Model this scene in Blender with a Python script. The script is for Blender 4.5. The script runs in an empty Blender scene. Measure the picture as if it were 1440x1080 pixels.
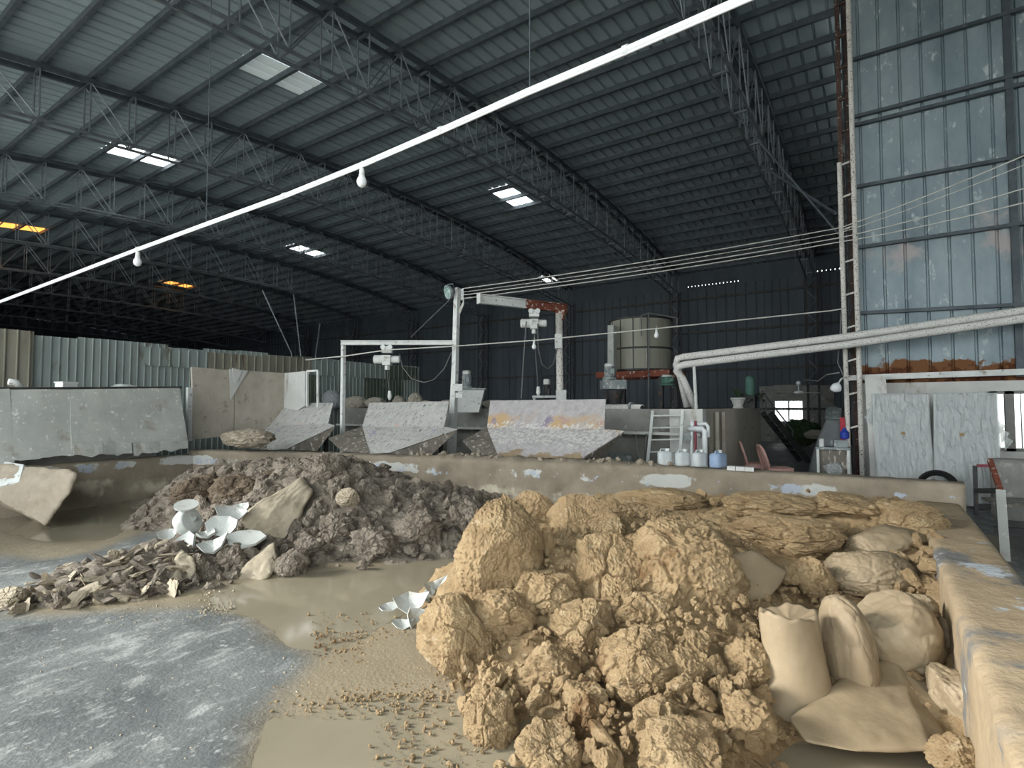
import bpy, bmesh, math, random
import numpy as np
from mathutils import Vector, Matrix

# ------------------------------------------------------------------ camera, sky, exposure
scene = bpy.context.scene
COL = scene.collection
F, CX, CY, HOR = 763.0, 720.0, 540.0, 572.0
YAW = math.atan(515.0 / F)
PIT = math.atan((HOR - CY) / F)
CAM = np.array([0.0, 0.0, 1.6])
cd = bpy.data.cameras.new('camera'); cam = bpy.data.objects.new('camera', cd); COL.objects.link(cam)
cam.location = CAM; cam.rotation_euler = (math.pi / 2 + PIT, 0, YAW)
cd.sensor_width = 36.0; cd.lens = 36.0 * F / 1440.0; cd.clip_start = 0.05; cd.clip_end = 400
scene.camera = cam
SKY = 4.0
world = bpy.data.worlds.new('overcast_sky'); scene.world = world; world.use_nodes = True
bg = world.node_tree.nodes['Background']; bg.inputs[0].default_value = (0.965, 1.0, 1.0, 1); bg.inputs[1].default_value = SKY
scene.view_settings.view_transform = 'Standard'; scene.view_settings.look = 'None'
scene.view_settings.gamma = 1.0; scene.view_settings.use_curve_mapping = False
scene.view_settings.exposure = 0.16
sl = bpy.data.lights.new('hazy_sun', 'SUN'); sl.energy = 6.5; sl.angle = math.radians(14); sl.color = (1.0, 0.97, 0.92)
sun = bpy.data.objects.new('hazy_sun', sl); COL.objects.link(sun); sun.location = (-12, -20, 14)
sun.rotation_euler = Vector((0.76, 0.60, -0.43)).to_track_quat('-Z', 'Y').to_euler()

def ray(u, v):
    x, y, z = u - CX, -(v - CY), F
    up = y * math.cos(PIT) + z * math.sin(PIT); fw = z * math.cos(PIT) - y * math.sin(PIT)
    s, c = math.sin(YAW), math.cos(YAW)
    return np.array([x * c - fw * s, x * s + fw * c, up])
FWD = np.array([-math.sin(YAW), math.cos(YAW), 0.0]); RGT = np.array([math.cos(YAW), math.sin(YAW), 0.0])
def P(u, v, X=None, Y=None, Z=None, d=None):
    r = ray(u, v)
    if X is not None: t = X / r[0]
    elif Y is not None: t = Y / r[1]
    elif Z is not None: t = (Z - CAM[2]) / r[2]
    else: t = d / (r @ FWD)
    return CAM + t * r

# ------------------------------------------------------------------ mesh helpers
def n3(v):
    v = np.asarray(v, float); return v / (np.linalg.norm(v) + 1e-12)
class MB:
    def __init__(s): s.v = []; s.f = []
    def add(s, v, f):
        o = len(s.v); s.v.extend([tuple(map(float, p)) for p in v]); s.f.extend([tuple(i + o for i in q) for q in f]); return s
    def box(s, c, size, rz=0.0, R=None):
        h = np.array(size) / 2
        vs = np.array([[x, y, z] for x in (-1, 1) for y in (-1, 1) for z in (-1, 1)], float) * h
        if R is None:
            a, b = math.cos(rz), math.sin(rz); R = np.array([[a, -b, 0], [b, a, 0], [0, 0, 1]])
        vs = vs @ np.asarray(R).T + np.array(c)
        return s.add(vs, [(0, 1, 3, 2), (4, 6, 7, 5), (0, 4, 5, 1), (2, 3, 7, 6), (0, 2, 6, 4), (1, 5, 7, 3)])
    def bar(s, a, b, w, h, up=(0, 0, 1)):
        a, b = np.array(a, float), np.array(b, float); d = n3(b - a); up = np.array(up, float)
        if abs(d @ up) > 0.98: up = np.array([1.0, 0, 0])
        x = n3(np.cross(d, up)); z = np.cross(x, d)
        R = np.stack([x, d, z], 1)
        return s.box((a + b) / 2, (w, np.linalg.norm(b - a), h), R=R)
    def tube(s, pts, r, n=8, cap=True):
        pts = [np.array(p, float) for p in pts]; m = len(pts)
        rr = r if hasattr(r, '__len__') else [r] * m
        ref = None; vs = []; fs = []
        for i, p in enumerate(pts):
            t = n3(pts[min(i + 1, m - 1)] - pts[max(i - 1, 0)])
            if ref is None: ref = np.array([0, 0, 1.0]) if abs(t[2]) < 0.9 else np.array([1.0, 0, 0])
            x = n3(np.cross(t, ref)); y = np.cross(x, t); ref = y
            for k in range(n):
                a = 2 * math.pi * k / n; vs.append(p + rr[i] * (math.cos(a) * x + math.sin(a) * y))
        for i in range(m - 1):
            for k in range(n):
                k2 = (k + 1) % n; fs.append((i * n + k, i * n + k2, (i + 1) * n + k2, (i + 1) * n + k))
        if cap: fs.append(tuple(range(n - 1, -1, -1))); fs.append(tuple((m - 1) * n + k for k in range(n)))
        return s.add(vs, fs)
    def lathe(s, c, prof, n=20, cap=True, axis=None):
        vs = []; fs = []
        for r, z in prof:
            for k in range(n):
                a = 2 * math.pi * k / n; vs.append((r * math.cos(a), r * math.sin(a), z))
        m = len(prof)
        for i in range(m - 1):
            for k in range(n):
                k2 = (k + 1) % n; fs.append((i * n + k, i * n + k2, (i + 1) * n + k2, (i + 1) * n + k))
        if cap: fs.append(tuple(range(n - 1, -1, -1))); fs.append(tuple((m - 1) * n + k for k in range(n)))
        vs = np.array(vs)
        if axis is not None:
            z = n3(axis); x = n3(np.cross((0.3, 0.9, 0.31), z)); y = np.cross(z, x); vs = vs @ np.stack([x, y, z], 0)
        return s.add(vs + np.array(c), fs)
    def plate(s, pts, th, nrm=None):
        pts = [np.array(p, float) for p in pts]; n = len(pts)
        if nrm is None: nrm = n3(np.cross(pts[1] - pts[0], pts[2] - pts[0]))
        o = np.array(nrm) * th
        f = [tuple(range(n)), tuple(range(2 * n - 1, n - 1, -1))] + [(i, n + i, n + (i + 1) % n, (i + 1) % n) for i in range(n)]
        return s.add(pts + [p - o for p in pts], f)

BASE = {}
def finish(o, smooth):
    me = o.data
    if smooth:
        me.polygons.foreach_set('use_smooth', [True] * len(me.polygons))
    me.update()
def mesh_data(name, v, f, mat, smooth=False):
    me = bpy.data.meshes.new(name)
    if isinstance(v, np.ndarray): v = v.tolist()
    if isinstance(f, np.ndarray): f = f.tolist()
    me.from_pydata(v, [], f)
    if mat: me.materials.append(mat)
    if smooth: me.polygons.foreach_set('use_smooth', [True] * len(me.polygons))
    bm = bmesh.new(); bm.from_mesh(me); bmesh.ops.recalc_face_normals(bm, faces=bm.faces); bm.to_mesh(me); bm.free()
    me.update(); return me
def setp(o, label=None, cat=None, group=None, kind=None):
    if label: o['label'] = label
    if cat: o['category'] = cat
    if group: o['group'] = group
    if kind: o['kind'] = kind
    return o
def thing(name, label, cat, loc, group=None, rz=0.0):
    o = bpy.data.objects.new(name, None); COL.objects.link(o); o.location = [float(x) for x in loc]; o.rotation_euler = (0, 0, rz)
    o.empty_display_size = 0.1
    BASE[o.name] = np.array(loc, float); return setp(o, label, cat, group)
def part(name, mb, mat, parent, smooth=False, local=False, label=None):
    """child mesh; coordinates are world ones unless local"""
    v = np.array(mb.v, float); b = BASE[parent.name]
    if not local: v = v - b
    o = bpy.data.objects.new(name, mesh_data(name, v, mb.f, mat, smooth)); COL.objects.link(o); o.parent = parent
    BASE[o.name] = b if not local else np.zeros(3)
    if label: o['label'] = label
    return o
def single(name, mb, mat, label, cat, group=None, smooth=False, kind=None):
    v = np.array(mb.v, float); c = (v.min(0) + v.max(0)) / 2; c[2] = v[:, 2].min()
    o = bpy.data.objects.new(name, mesh_data(name, v - c, mb.f, mat, smooth)); COL.objects.link(o); o.location = c
    BASE[o.name] = c; return setp(o, label, cat, group, kind)
def struct(name, mb, mat, label=None, cat='structure', parent=None, smooth=False):
    o = bpy.data.objects.new(name, mesh_data(name, np.array(mb.v, float), mb.f, mat, smooth)); COL.objects.link(o)
    BASE[o.name] = np.zeros(3)
    if parent is not None: o.parent = parent
    else: setp(o, label, cat, None, 'structure')
    return o
def link_copy(o, parent, loc=None):
    c = o.copy(); COL.objects.link(c); c.parent = parent
    if loc is not None: c.location = loc
    return c
def copy_tree(root, loc, label, rz=None, name=None):
    r = root.copy(); COL.objects.link(r); r.location = [float(x) for x in loc]; r['label'] = label
    if rz is not None: r.rotation_euler = (0, 0, rz)
    for ch in list(root.children):
        c = ch.copy(); COL.objects.link(c); c.parent = r
        for g in list(ch.children):
            d = g.copy(); COL.objects.link(d); d.parent = c
    return r

# ------------------------------------------------------------------ vectorised noise
def _h(ix, iy, iz, seed):
    n = (ix * 374761393 + iy * 668265263 + iz * 2147483647 * 3 + seed * 974634777) & 0x7fffffff
    n = ((n ^ (n >> 13)) * 1274126177) & 0x7fffffff
    return (n ^ (n >> 16)) & 0xffff
def vnoise(p, seed=0):
    p = np.asarray(p, float); i = np.floor(p).astype(np.int64); f = p - i; w = f * f * f * (f * (f * 6 - 15) + 10)
    r = 0
    for dx in (0, 1):
        for dy in (0, 1):
            for dz in (0, 1):
                h = _h(i[:, 0] + dx, i[:, 1] + dy, i[:, 2] + dz, seed)
                g1 = (h & 255) / 127.5 - 1; g2 = ((h >> 8) & 255) / 127.5 - 1; g3 = ((h * 7) & 255) / 127.5 - 1
                d = g1 * (f[:, 0] - dx) + g2 * (f[:, 1] - dy) + g3 * (f[:, 2] - dz)
                r = r + d * (w[:, 0] if dx else 1 - w[:, 0]) * (w[:, 1] if dy else 1 - w[:, 1]) * (w[:, 2] if dz else 1 - w[:, 2])
    return r
def fbm(p, o=4, seed=0, ridged=False):
    p = np.asarray(p, float); a = 1.0; r = 0; t = 0
    for k in range(o):
        n = vnoise(p * 2.03 ** k + k * 17.3, seed + k)
        if ridged: n = 0.5 - np.abs(n) * 1.6
        r = r + a * n; t += a; a *= 0.5
    return r / t
def worley(p, seed=0):
    p = np.asarray(p, float); i = np.floor(p).astype(np.int64); f1 = np.full(len(p), 9.0); f2 = np.full(len(p), 9.0)
    for dx in (-1, 0, 1):
        for dy in (-1, 0, 1):
            for dz in (-1, 0, 1):
                c = i + np.array([dx, dy, dz]); h = _h(c[:, 0], c[:, 1], c[:, 2], seed)
                q = c + np.stack([(h & 255) / 255, ((h >> 8) & 255) / 255, ((h * 13) & 255) / 255], 1)
                d = np.linalg.norm(q - p, axis=1)
                m = d < f1; f2 = np.where(m, f1, np.minimum(f2, d)); f1 = np.where(m, d, f1)
    return f1, f2

# ------------------------------------------------------------------ materials
def lin(c):
    return tuple(((x / 255) / 12.92 if x / 255 <= 0.04045 else ((x / 255 + 0.055) / 1.055) ** 2.4) for x in c) + (1.0,)
def mat(name, cols, scale=3.0, rough=0.8, metal=0.0, bump=0.0, bscale=30.0, stretch=(1, 1, 1), overlays=(), detail=6.0, spec=0.3, rvar=0.0, contrast=(0.3, 0.7), attr=None, wpos=False, crack=0.0):
    """cols: two or three sRGB colours blended by noise; overlays: (colour, scale, lo, hi, stretch, zmin, zmax, rough)"""
    m = bpy.data.materials.new(name); m.use_nodes = True; nt = m.node_tree; N = nt.nodes; L = nt.links
    b = N['Principled BSDF']; b.inputs['Roughness'].default_value = rough; b.inputs['Metallic'].default_value = metal
    b.inputs['Specular IOR Level'].default_value = spec
    tc = N.new('ShaderNodeTexCoord'); geo = N.new('ShaderNodeNewGeometry'); src = geo.outputs['Position'] if wpos else tc.outputs['Object']
    def mapped(st, off=0.0):
        mp = N.new('ShaderNodeMapping'); mp.inputs['Scale'].default_value = st; mp.inputs['Location'].default_value = (off, off * .7, off * 1.3)
        L.new(src, mp.inputs[0]); return mp.outputs[0]
    def noise(sc, vec, det=detail):
        n = N.new('ShaderNodeTexNoise'); n.inputs['Scale'].default_value = sc; n.inputs['Detail'].default_value = det
        n.inputs['Roughness'].default_value = 0.62; L.new(vec, n.inputs['Vector']); return n.outputs['Fac']
    fac = noise(scale, mapped(stretch))
    rp = N.new('ShaderNodeValToRGB'); L.new(fac, rp.inputs[0]); e = rp.color_ramp.elements
    e[0].position = contrast[0]; e[0].color = lin(cols[0]); e[1].position = contrast[1]; e[1].color = lin(cols[-1])
    for k, c in enumerate(cols[1:-1]):
        q = e.new(contrast[0] + (contrast[1] - contrast[0]) * (k + 1) / (len(cols) - 1)); q.color = lin(c)
    cur = rp.outputs[0]; rcur = None
    sep = None
    for j, ov in enumerate(overlays):
        c, sc, lo, hi, st, z0, z1, ro = ov
        f = noise(sc, mapped(st, 3.7 * (j + 1)))
        if z0 is not None:
            if sep is None:
                sep = N.new('ShaderNodeSeparateXYZ'); L.new(tc.outputs['Object'], sep.inputs[0])
            soft = (z1 - z0) * 0.35
            for (aa, bb) in ((z0 - soft, z0 + soft), (z1 + soft, z1 - soft)):
                r1 = N.new('ShaderNodeMapRange'); r1.interpolation_type = 'SMOOTHSTEP'
                lo_, hi_ = min(aa, bb), max(aa, bb)
                r1.inputs['From Min'].default_value = lo_; r1.inputs['From Max'].default_value = hi_
                if aa > bb: r1.inputs['To Min'].default_value = 0.0; r1.inputs['To Max'].default_value = -0.45
                else: r1.inputs['To Min'].default_value = -0.45; r1.inputs['To Max'].default_value = 0.0
                L.new(sep.outputs[2], r1.inputs['Value'])
                ad = N.new('ShaderNodeMath'); ad.operation = 'ADD'; L.new(f, ad.inputs[0]); L.new(r1.outputs[0], ad.inputs[1]); f = ad.outputs[0]
        mr = N.new('ShaderNodeMapRange'); mr.interpolation_type = 'SMOOTHSTEP'; mr.inputs['From Min'].default_value = lo; mr.inputs['From Max'].default_value = hi
        L.new(f, mr.inputs['Value'])
        mx = N.new('ShaderNodeMix'); mx.data_type = 'RGBA'; L.new(mr.outputs[0], mx.inputs[0]); L.new(cur, mx.inputs[6]); mx.inputs[7].default_value = lin(c); cur = mx.outputs[2]
        if ro is not None:
            mm = N.new('ShaderNodeMix'); mm.data_type = 'FLOAT'; L.new(mr.outputs[0], mm.inputs[0])
            if rcur is None: mm.inputs[2].default_value = rough
            else: L.new(rcur, mm.inputs[2])
            mm.inputs[3].default_value = ro; rcur = mm.outputs[0]
    if attr:
        for an, c, ro in attr:
            at = N.new('ShaderNodeAttribute'); at.attribute_name = an
            mx = N.new('ShaderNodeMix'); mx.data_type = 'RGBA'; L.new(at.outputs['Fac'], mx.inputs[0]); L.new(cur, mx.inputs[6]); mx.inputs[7].default_value = lin(c); cur = mx.outputs[2]
            mm = N.new('ShaderNodeMix'); mm.data_type = 'FLOAT'; L.new(at.outputs['Fac'], mm.inputs[0])
            if rcur is None: mm.inputs[2].default_value = rough
            else: L.new(rcur, mm.inputs[2])
            mm.inputs[3].default_value = ro; rcur = mm.outputs[0]
    L.new(cur, b.inputs['Base Color'])
    if rcur is not None: L.new(rcur, b.inputs['Roughness'])
    if bump:
        bf = noise(bscale, mapped((1, 1, 1), 9.1), 10.0); bf.node.inputs['Roughness'].default_value = .74 if bump >= 1 else .6
        bp = N.new('ShaderNodeBump'); bp.inputs['Strength'].default_value = min(1.0, bump); bp.inputs['Distance'].default_value = 0.02 if bump < 1 else 0.06
        L.new(bf, bp.inputs['Height']); out = bp.outputs[0]
        if crack:
            wv = N.new('ShaderNodeTexVoronoi'); wv.feature = 'DISTANCE_TO_EDGE'; wv.inputs['Scale'].default_value = crack
            nz_ = N.new('ShaderNodeTexNoise'); nz_.inputs['Scale'].default_value = crack * .8; nz_.inputs['Detail'].default_value = 4; L.new(src, nz_.inputs['Vector'])
            ad = N.new('ShaderNodeVectorMath'); ad.operation = 'MULTIPLY_ADD'; L.new(nz_.outputs['Color'], ad.inputs[0]); ad.inputs[1].default_value = (2.0 / crack,) * 3; L.new(src, ad.inputs[2]); L.new(ad.outputs[0], wv.inputs['Vector'])
            mr = N.new('ShaderNodeMapRange'); mr.inputs['From Max'].default_value = .12; L.new(wv.outputs['Distance'], mr.inputs['Value'])
            b2 = N.new('ShaderNodeBump'); b2.inputs['Strength'].default_value = .22; b2.inputs['Distance'].default_value = .015; L.new(mr.outputs[0], b2.inputs['Height']); L.new(out, b2.inputs['Normal']); out = b2.outputs[0]
        L.new(out, b.inputs['Normal'])
    return m
V1 = (1, 1, 1)
MT = {}
MT['roof'] = mat('galvanised_roof_sheet', [(144, 159, 165), (164, 178, 184)], 1.2, 0.45, 0.1, stretch=(1, .25, 1), overlays=[((182, 195, 199), 9, .62, .75, V1, None, None, None)])
MT['steel'] = mat('dark_painted_steel', [(66, 74, 80), (92, 100, 106)], 4, 0.55, 0.35, overlays=[((150, 150, 146), 14, .66, .74, V1, None, None, None)])
MT['rod'] = mat('truss_rod_steel', [(98, 105, 111), (132, 139, 143)], 4, 0.45, 0.4)
MT['darksteel'] = mat('old_dark_steel', [(48, 50, 52), (78, 78, 78)], 5, 0.6, 0.3, overlays=[((110, 84, 66), 8, .58, .7, V1, None, None, None)])
MT['wallsheet'] = mat('blue_grey_wall_sheet', [(108, 124, 132), (130, 146, 153), (146, 160, 165)], 1.6, 0.5, 0.15, stretch=(1, 1, .45),
    overlays=[((182, 192, 195), 7, .58, .70, (1, 1, .5), None, None, .7), ((176, 172, 172), 1.3, .5, .66, V1, 3.6, 6.2, .8),
              ((120, 84, 56), 2.1, .37, .43, (1, 1, 1.4), 1.8, 2.5, .9), ((86, 52, 34), 5, .42, .52, V1, 1.8, 2.4, .9)])
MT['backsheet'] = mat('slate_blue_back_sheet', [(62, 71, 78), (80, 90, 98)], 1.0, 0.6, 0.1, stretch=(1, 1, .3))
MT['rustdark'] = mat('dark_rusty_angle', [(62, 50, 46), (88, 68, 60)], 5, .8, .1, overlays=[((170, 166, 160), 24, .6, .68, V1, None, None, None)])
MT['concrete'] = mat('grey_concrete', [(124, 124, 120), (150, 150, 146)], 2.5, 0.85, 0, .3, 40, overlays=[((176, 176, 172), 5, .58, .72, V1, None, None, None), ((104, 98, 90), 1.5, .55, .7, V1, None, None, None)])
MT['paleconc'] = mat('pale_plaster', [(186, 188, 186), (208, 210, 206)], 2.0, 0.85, 0, .25, 30, overlays=[((160, 154, 142), 3, .58, .72, (1, 1, .4), None, None, None)])
MT['white'] = mat('dusty_white_paint', [(196, 200, 198), (222, 226, 224)], 4, 0.6, 0, .1, 40, overlays=[((150, 146, 138), 9, .58, .68, V1, None, None, None)])
MT['pvc'] = mat('white_pvc', [(214, 218, 220), (232, 236, 238)], 2, 0.4)
MT['rust'] = mat('rusty_red_steel', [(104, 58, 44), (136, 80, 62)], 6, 0.8, .1, overlays=[((196, 190, 184), 10, .56, .66, V1, None, None, None)])
MT['speckpole'] = mat('speckled_white_pole', [(196, 194, 188), (214, 212, 206)], 4, 0.7, 0, overlays=[((96, 92, 88), 34, .56, .63, V1, None, None, None), ((92, 52, 48), 3, .6, .7, V1, 5.0, 9.0, None)])
MT['mud'] = mat('dried_grey_mud', [(146, 136, 120), (172, 162, 146)], 4, 0.9, 0, .6, 26)
MT['pitwall'] = mat('mud_caked_wall', [(120, 112, 98), (150, 140, 124)], 2.2, 0.85, 0, .5, 24,
    overlays=[((186, 178, 160), 1.6, .46, .62, V1, .05, .5, None), ((184, 186, 182), 1.7, .50, .55, V1, .52, .74, None), ((164, 172, 184), 2.6, .56, .60, V1, .5, .72, None)])
MT['kerb'] = mat('clay_smeared_kerb', [(142, 126, 102), (172, 154, 126)], 3, 0.85, 0, .5, 22, overlays=[((112, 112, 110), 1.3, .52, .62, V1, None, None, None), ((178, 186, 192), 1.6, .58, .62, V1, None, None, None)])
MT['floor'] = mat('worn_wet_concrete_floor', [(74, 79, 80), (104, 109, 109), (130, 135, 134)], 1.6, 0.55, 0, .35, 40, stretch=(1.0, .6, 1), contrast=(.2, .8),
    overlays=[((152, 156, 154), 9, .50, .70, (.75, .4, 1), None, None, .7), ((160, 163, 160), 34, .56, .70, (.8, .5, 1), None, None, .7), ((68, 72, 74), 1.1, .58, .74, V1, None, None, .35)], attr=[('mud', (140, 130, 110), .4)])
MT['ground'] = mat('light_bounce_concrete_yard', [(178, 177, 172), (196, 195, 190)], .6, 0.9)  # kept pale so the yard throws light up under the roof
MT['water'] = mat('muddy_puddle_water', [(132, 125, 107), (144, 137, 118)], 1.2, 0.08, 0, spec=0.5)
MT['tan'] = mat('tan_clay', [(156, 132, 98), (186, 160, 122), (204, 180, 141)], 4.5, 0.85, 0, 1.0, 22, contrast=(.28, .72), overlays=[((214, 194, 160), 11, .58, .72, V1, None, None, None), ((140, 110, 76), 2.2, .60, .7, V1, None, None, None)], wpos=True, crack=6.0)
MT['tansmooth'] = mat('shade_toned_smooth_clay', [(128, 113, 91), (152, 137, 112)], 2.2, 0.6, 0, .25, 14, overlays=[((166, 151, 126), 2.2, .52, .7, V1, None, None, None)], wpos=True)  # colour lowered to carry the shade of the hollow
MT['grey'] = mat('grey_brown_clay', [(122, 113, 102), (150, 140, 127), (170, 160, 146)], 5, 0.9, 0, 1.0, 26, overlays=[((184, 174, 158), 12, .6, .72, V1, None, None, None)], wpos=True, crack=12.0)
MT['paleclay'] = mat('pale_clay_face', [(146, 136, 118), (170, 160, 140)], 3, 0.8, 0, .4, 20, wpos=True)
MT['brownclay'] = mat('rust_brown_clay', [(108, 95, 80), (136, 121, 103)], 5, 0.9, 0, 1.0, 24, wpos=True, crack=12.0)
MT['ceramic'] = mat('broken_white_ceramic', [(170, 174, 170), (190, 194, 191)], 3, 0.45, 0, overlays=[((140, 132, 118), 6, .56, .68, V1, None, None, None)])
MT['fence'] = mat('grey_green_fence_sheet', [(140, 152, 150), (162, 172, 168)], 1.4, 0.6, .1, stretch=(2, 2, .3), overlays=[((110, 104, 92), 2.5, .6, .72, (1, 1, .3), None, None, None)])
MT['fence2'] = mat('weathered_fence_sheet', [(128, 128, 116), (158, 154, 140)], 1.6, 0.7, .05, stretch=(2, 2, .4), overlays=[((92, 56, 46), 3, .60, .7, (2, 2, .2), None, None, None)])
MT['fence3'] = mat('dark_green_fence_sheet', [(84, 98, 88), (112, 122, 108)], 1.6, 0.7, .05, stretch=(2, 2, .4), overlays=[((150, 150, 138), 3, .6, .7, V1, None, None, None)])
MT['sheetgrey'] = mat('dusty_grey_panel', [(158, 162, 158), (178, 181, 176)], 2.2, 0.75, 0, .1, 20, overlays=[((140, 132, 118), 2.4, .55, .72, V1, None, None, None), ((206, 208, 206), 14, .58, .68, V1, None, None, None)])
MT['board'] = mat('mud_splashed_board', [(164, 158, 146), (184, 178, 166)], 3, 0.85, 0, .4, 30, overlays=[((140, 132, 118), 6, .58, .7, V1, None, None, None)])
MT['splash'] = mat('clay_splashed_steel', [(170, 166, 168), (200, 197, 197)], 5, 0.75, 0, .5, 24, stretch=(2, 2, .7),
    overlays=[((200, 170, 130), 1.6, .42, .6, (1, 1, 1), .42, .80, None), ((186, 158, 150), 3.2, .56, .66, (1, 1, .6), .35, .9, None), ((150, 140, 160), 2.7, .57, .67, (1, 1, .6), .3, .9, None), ((216, 213, 208), 9, .47, .54, (2, 2, .6), .15, .66, None), ((158, 140, 114), 2.6, .40, .48, (1, 1, .7), -.2, .22, None)])
MT['splash2'] = mat('white_splashed_steel', [(168, 168, 165), (200, 200, 196)], 5, 0.75, 0, .5, 24, stretch=(2, 2, .7),
    overlays=[((112, 110, 106), 8, .58, .66, (2, 2, .6), None, None, None), ((206, 174, 160), 2.4, .58, .68, V1, .35, .8, None), ((160, 156, 176), 2.4, .58, .68, V1, .2, .6, None)])
MT['trough'] = mat('worn_trough_steel', [(104, 100, 92), (136, 130, 120)], 6, 0.75, .1, .3, 24, stretch=(1, 1, .4), overlays=[((196, 192, 184), 7, .56, .64, (2, 2, .5), None, None, None)])
MT['pinkplastic'] = mat('dusty_pink_plastic', [(184, 140, 132), (206, 168, 158)], 5, 0.6)
MT['jug'] = mat('dusty_white_jug', [(176, 184, 188), (204, 208, 208)], 6, 0.7)
MT['jugblue'] = mat('pale_blue_jug', [(130, 152, 186), (160, 178, 200)], 5, 0.6)
MT['black'] = mat('black_rubber', [(26, 26, 27), (44, 44, 44)], 6, 0.7)
MT['red'] = mat('red_paint', [(150, 36, 48), (176, 60, 70)], 5, 0.6)
MT['magenta'] = mat('faded_red_paint', [(120, 48, 62), (150, 84, 96)], 6, 0.7)
MT['blue'] = mat('blue_plastic', [(30, 52, 140), (48, 74, 170)], 5, 0.5)
MT['green'] = mat('dull_green_paint', [(70, 110, 100), (96, 132, 120)], 5, 0.6)
MT['leaf'] = mat('green_leaf', [(36, 58, 38), (62, 84, 52)], 8, 0.6)
MT['silo'] = mat('grey_green_tank_steel', [(134, 134, 122), (152, 152, 140)], 1.5, 0.7, .1, stretch=(2, 2, .3), overlays=[((170, 168, 158), 5, .6, .72, (2, 2, .3), None, None, None)])
MT['motor'] = mat('grey_motor_paint', [(110, 120, 122), (150, 158, 158)], 6, 0.6, .2, overlays=[((196, 196, 190), 10, .55, .65, V1, None, None, None)])
MT['cable'] = mat('pale_cable', [(188, 188, 182), (206, 206, 200)], 3, 0.6)
MT['cabledark'] = mat('grey_cable', [(96, 98, 98), (120, 122, 122)], 3, 0.6)
MT['tarp'] = mat('grey_tarpaulin', [(150, 156, 160), (176, 180, 182)], 3, 0.65, 0, .3, 12)
MT['insul'] = mat('grime_speckled_pipe_wrap', [(206, 206, 202), (222, 222, 218)], 5, 0.8, 0, .3, 40, overlays=[((84, 82, 80), 60, .56, .64, V1, None, None, None)])
def emit(name, col, s):
    m = bpy.data.materials.new(name); m.use_nodes = True; b = m.node_tree.nodes['Principled BSDF']
    b.inputs['Base Color'].default_value = lin(col); b.inputs['Emission Color'].default_value = lin(col); b.inputs['Emission Strength'].default_value = s; return m
def translucent(name, col, t=0.8):
    m = bpy.data.materials.new(name); m.use_nodes = True; nt = m.node_tree; N = nt.nodes; L = nt.links
    tr = N.new('ShaderNodeBsdfTranslucent'); tr.inputs[0].default_value = lin(col); b = N['Principled BSDF']; b.inputs['Base Color'].default_value = lin(col); b.inputs['Roughness'].default_value = .5
    mx = N.new('ShaderNodeMixShader'); mx.inputs[0].default_value = t; L.new(b.outputs[0], mx.inputs[1]); L.new(tr.outputs[0], mx.inputs[2]); L.new(mx.outputs[0], N['Material Output'].inputs[0]); return m
MT['skylight'] = translucent('clear_fibreglass_skylight', (250, 252, 252), .9)
MT['skydull'] = translucent('dusty_skylight', (200, 210, 210), .05)
MT['skyorange'] = translucent('orange_skylight', (236, 150, 70), .6)
def glass(name, col, a, rough=.1):
    m = bpy.data.materials.new(name); m.use_nodes = True; nt = m.node_tree; N = nt.nodes; L = nt.links
    b = N['Principled BSDF']; b.inputs['Base Color'].default_value = lin(col); b.inputs['Roughness'].default_value = rough
    t = N.new('ShaderNodeBsdfTransparent'); mx = N.new('ShaderNodeMixShader'); mx.inputs[0].default_value = a
    L.new(t.outputs[0], mx.inputs[1]); L.new(b.outputs[0], mx.inputs[2]); L.new(mx.outputs[0], N['Material Output'].inputs[0]); return m
MT['glass'] = glass('window_glass', (200, 235, 228), .25)
MT['film'] = glass('clear_wrapping_film', (222, 228, 228), .5, .14)
nt = MT['film'].node_tree; tc_ = nt.nodes.new('ShaderNodeTexCoord'); mp_ = nt.nodes.new('ShaderNodeMapping'); mp_.inputs['Rotation'].default_value = (0, .7, 0); mp_.inputs['Scale'].default_value = (9, 9, 1.6)
nn_ = nt.nodes.new('ShaderNodeTexNoise'); nn_.inputs['Scale'].default_value = 2.2; nn_.inputs['Detail'].default_value = 5; nn_.inputs['Distortion'].default_value = .6; bb_ = nt.nodes.new('ShaderNodeBump'); bb_.inputs['Distance'].default_value = .08
nt.links.new(tc_.outputs['Object'], mp_.inputs[0]); nt.links.new(mp_.outputs[0], nn_.inputs['Vector']); nt.links.new(nn_.outputs[0], bb_.inputs['Height']); nt.links.new(bb_.outputs[0], nt.nodes['Principled BSDF'].inputs['Normal'])
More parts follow.
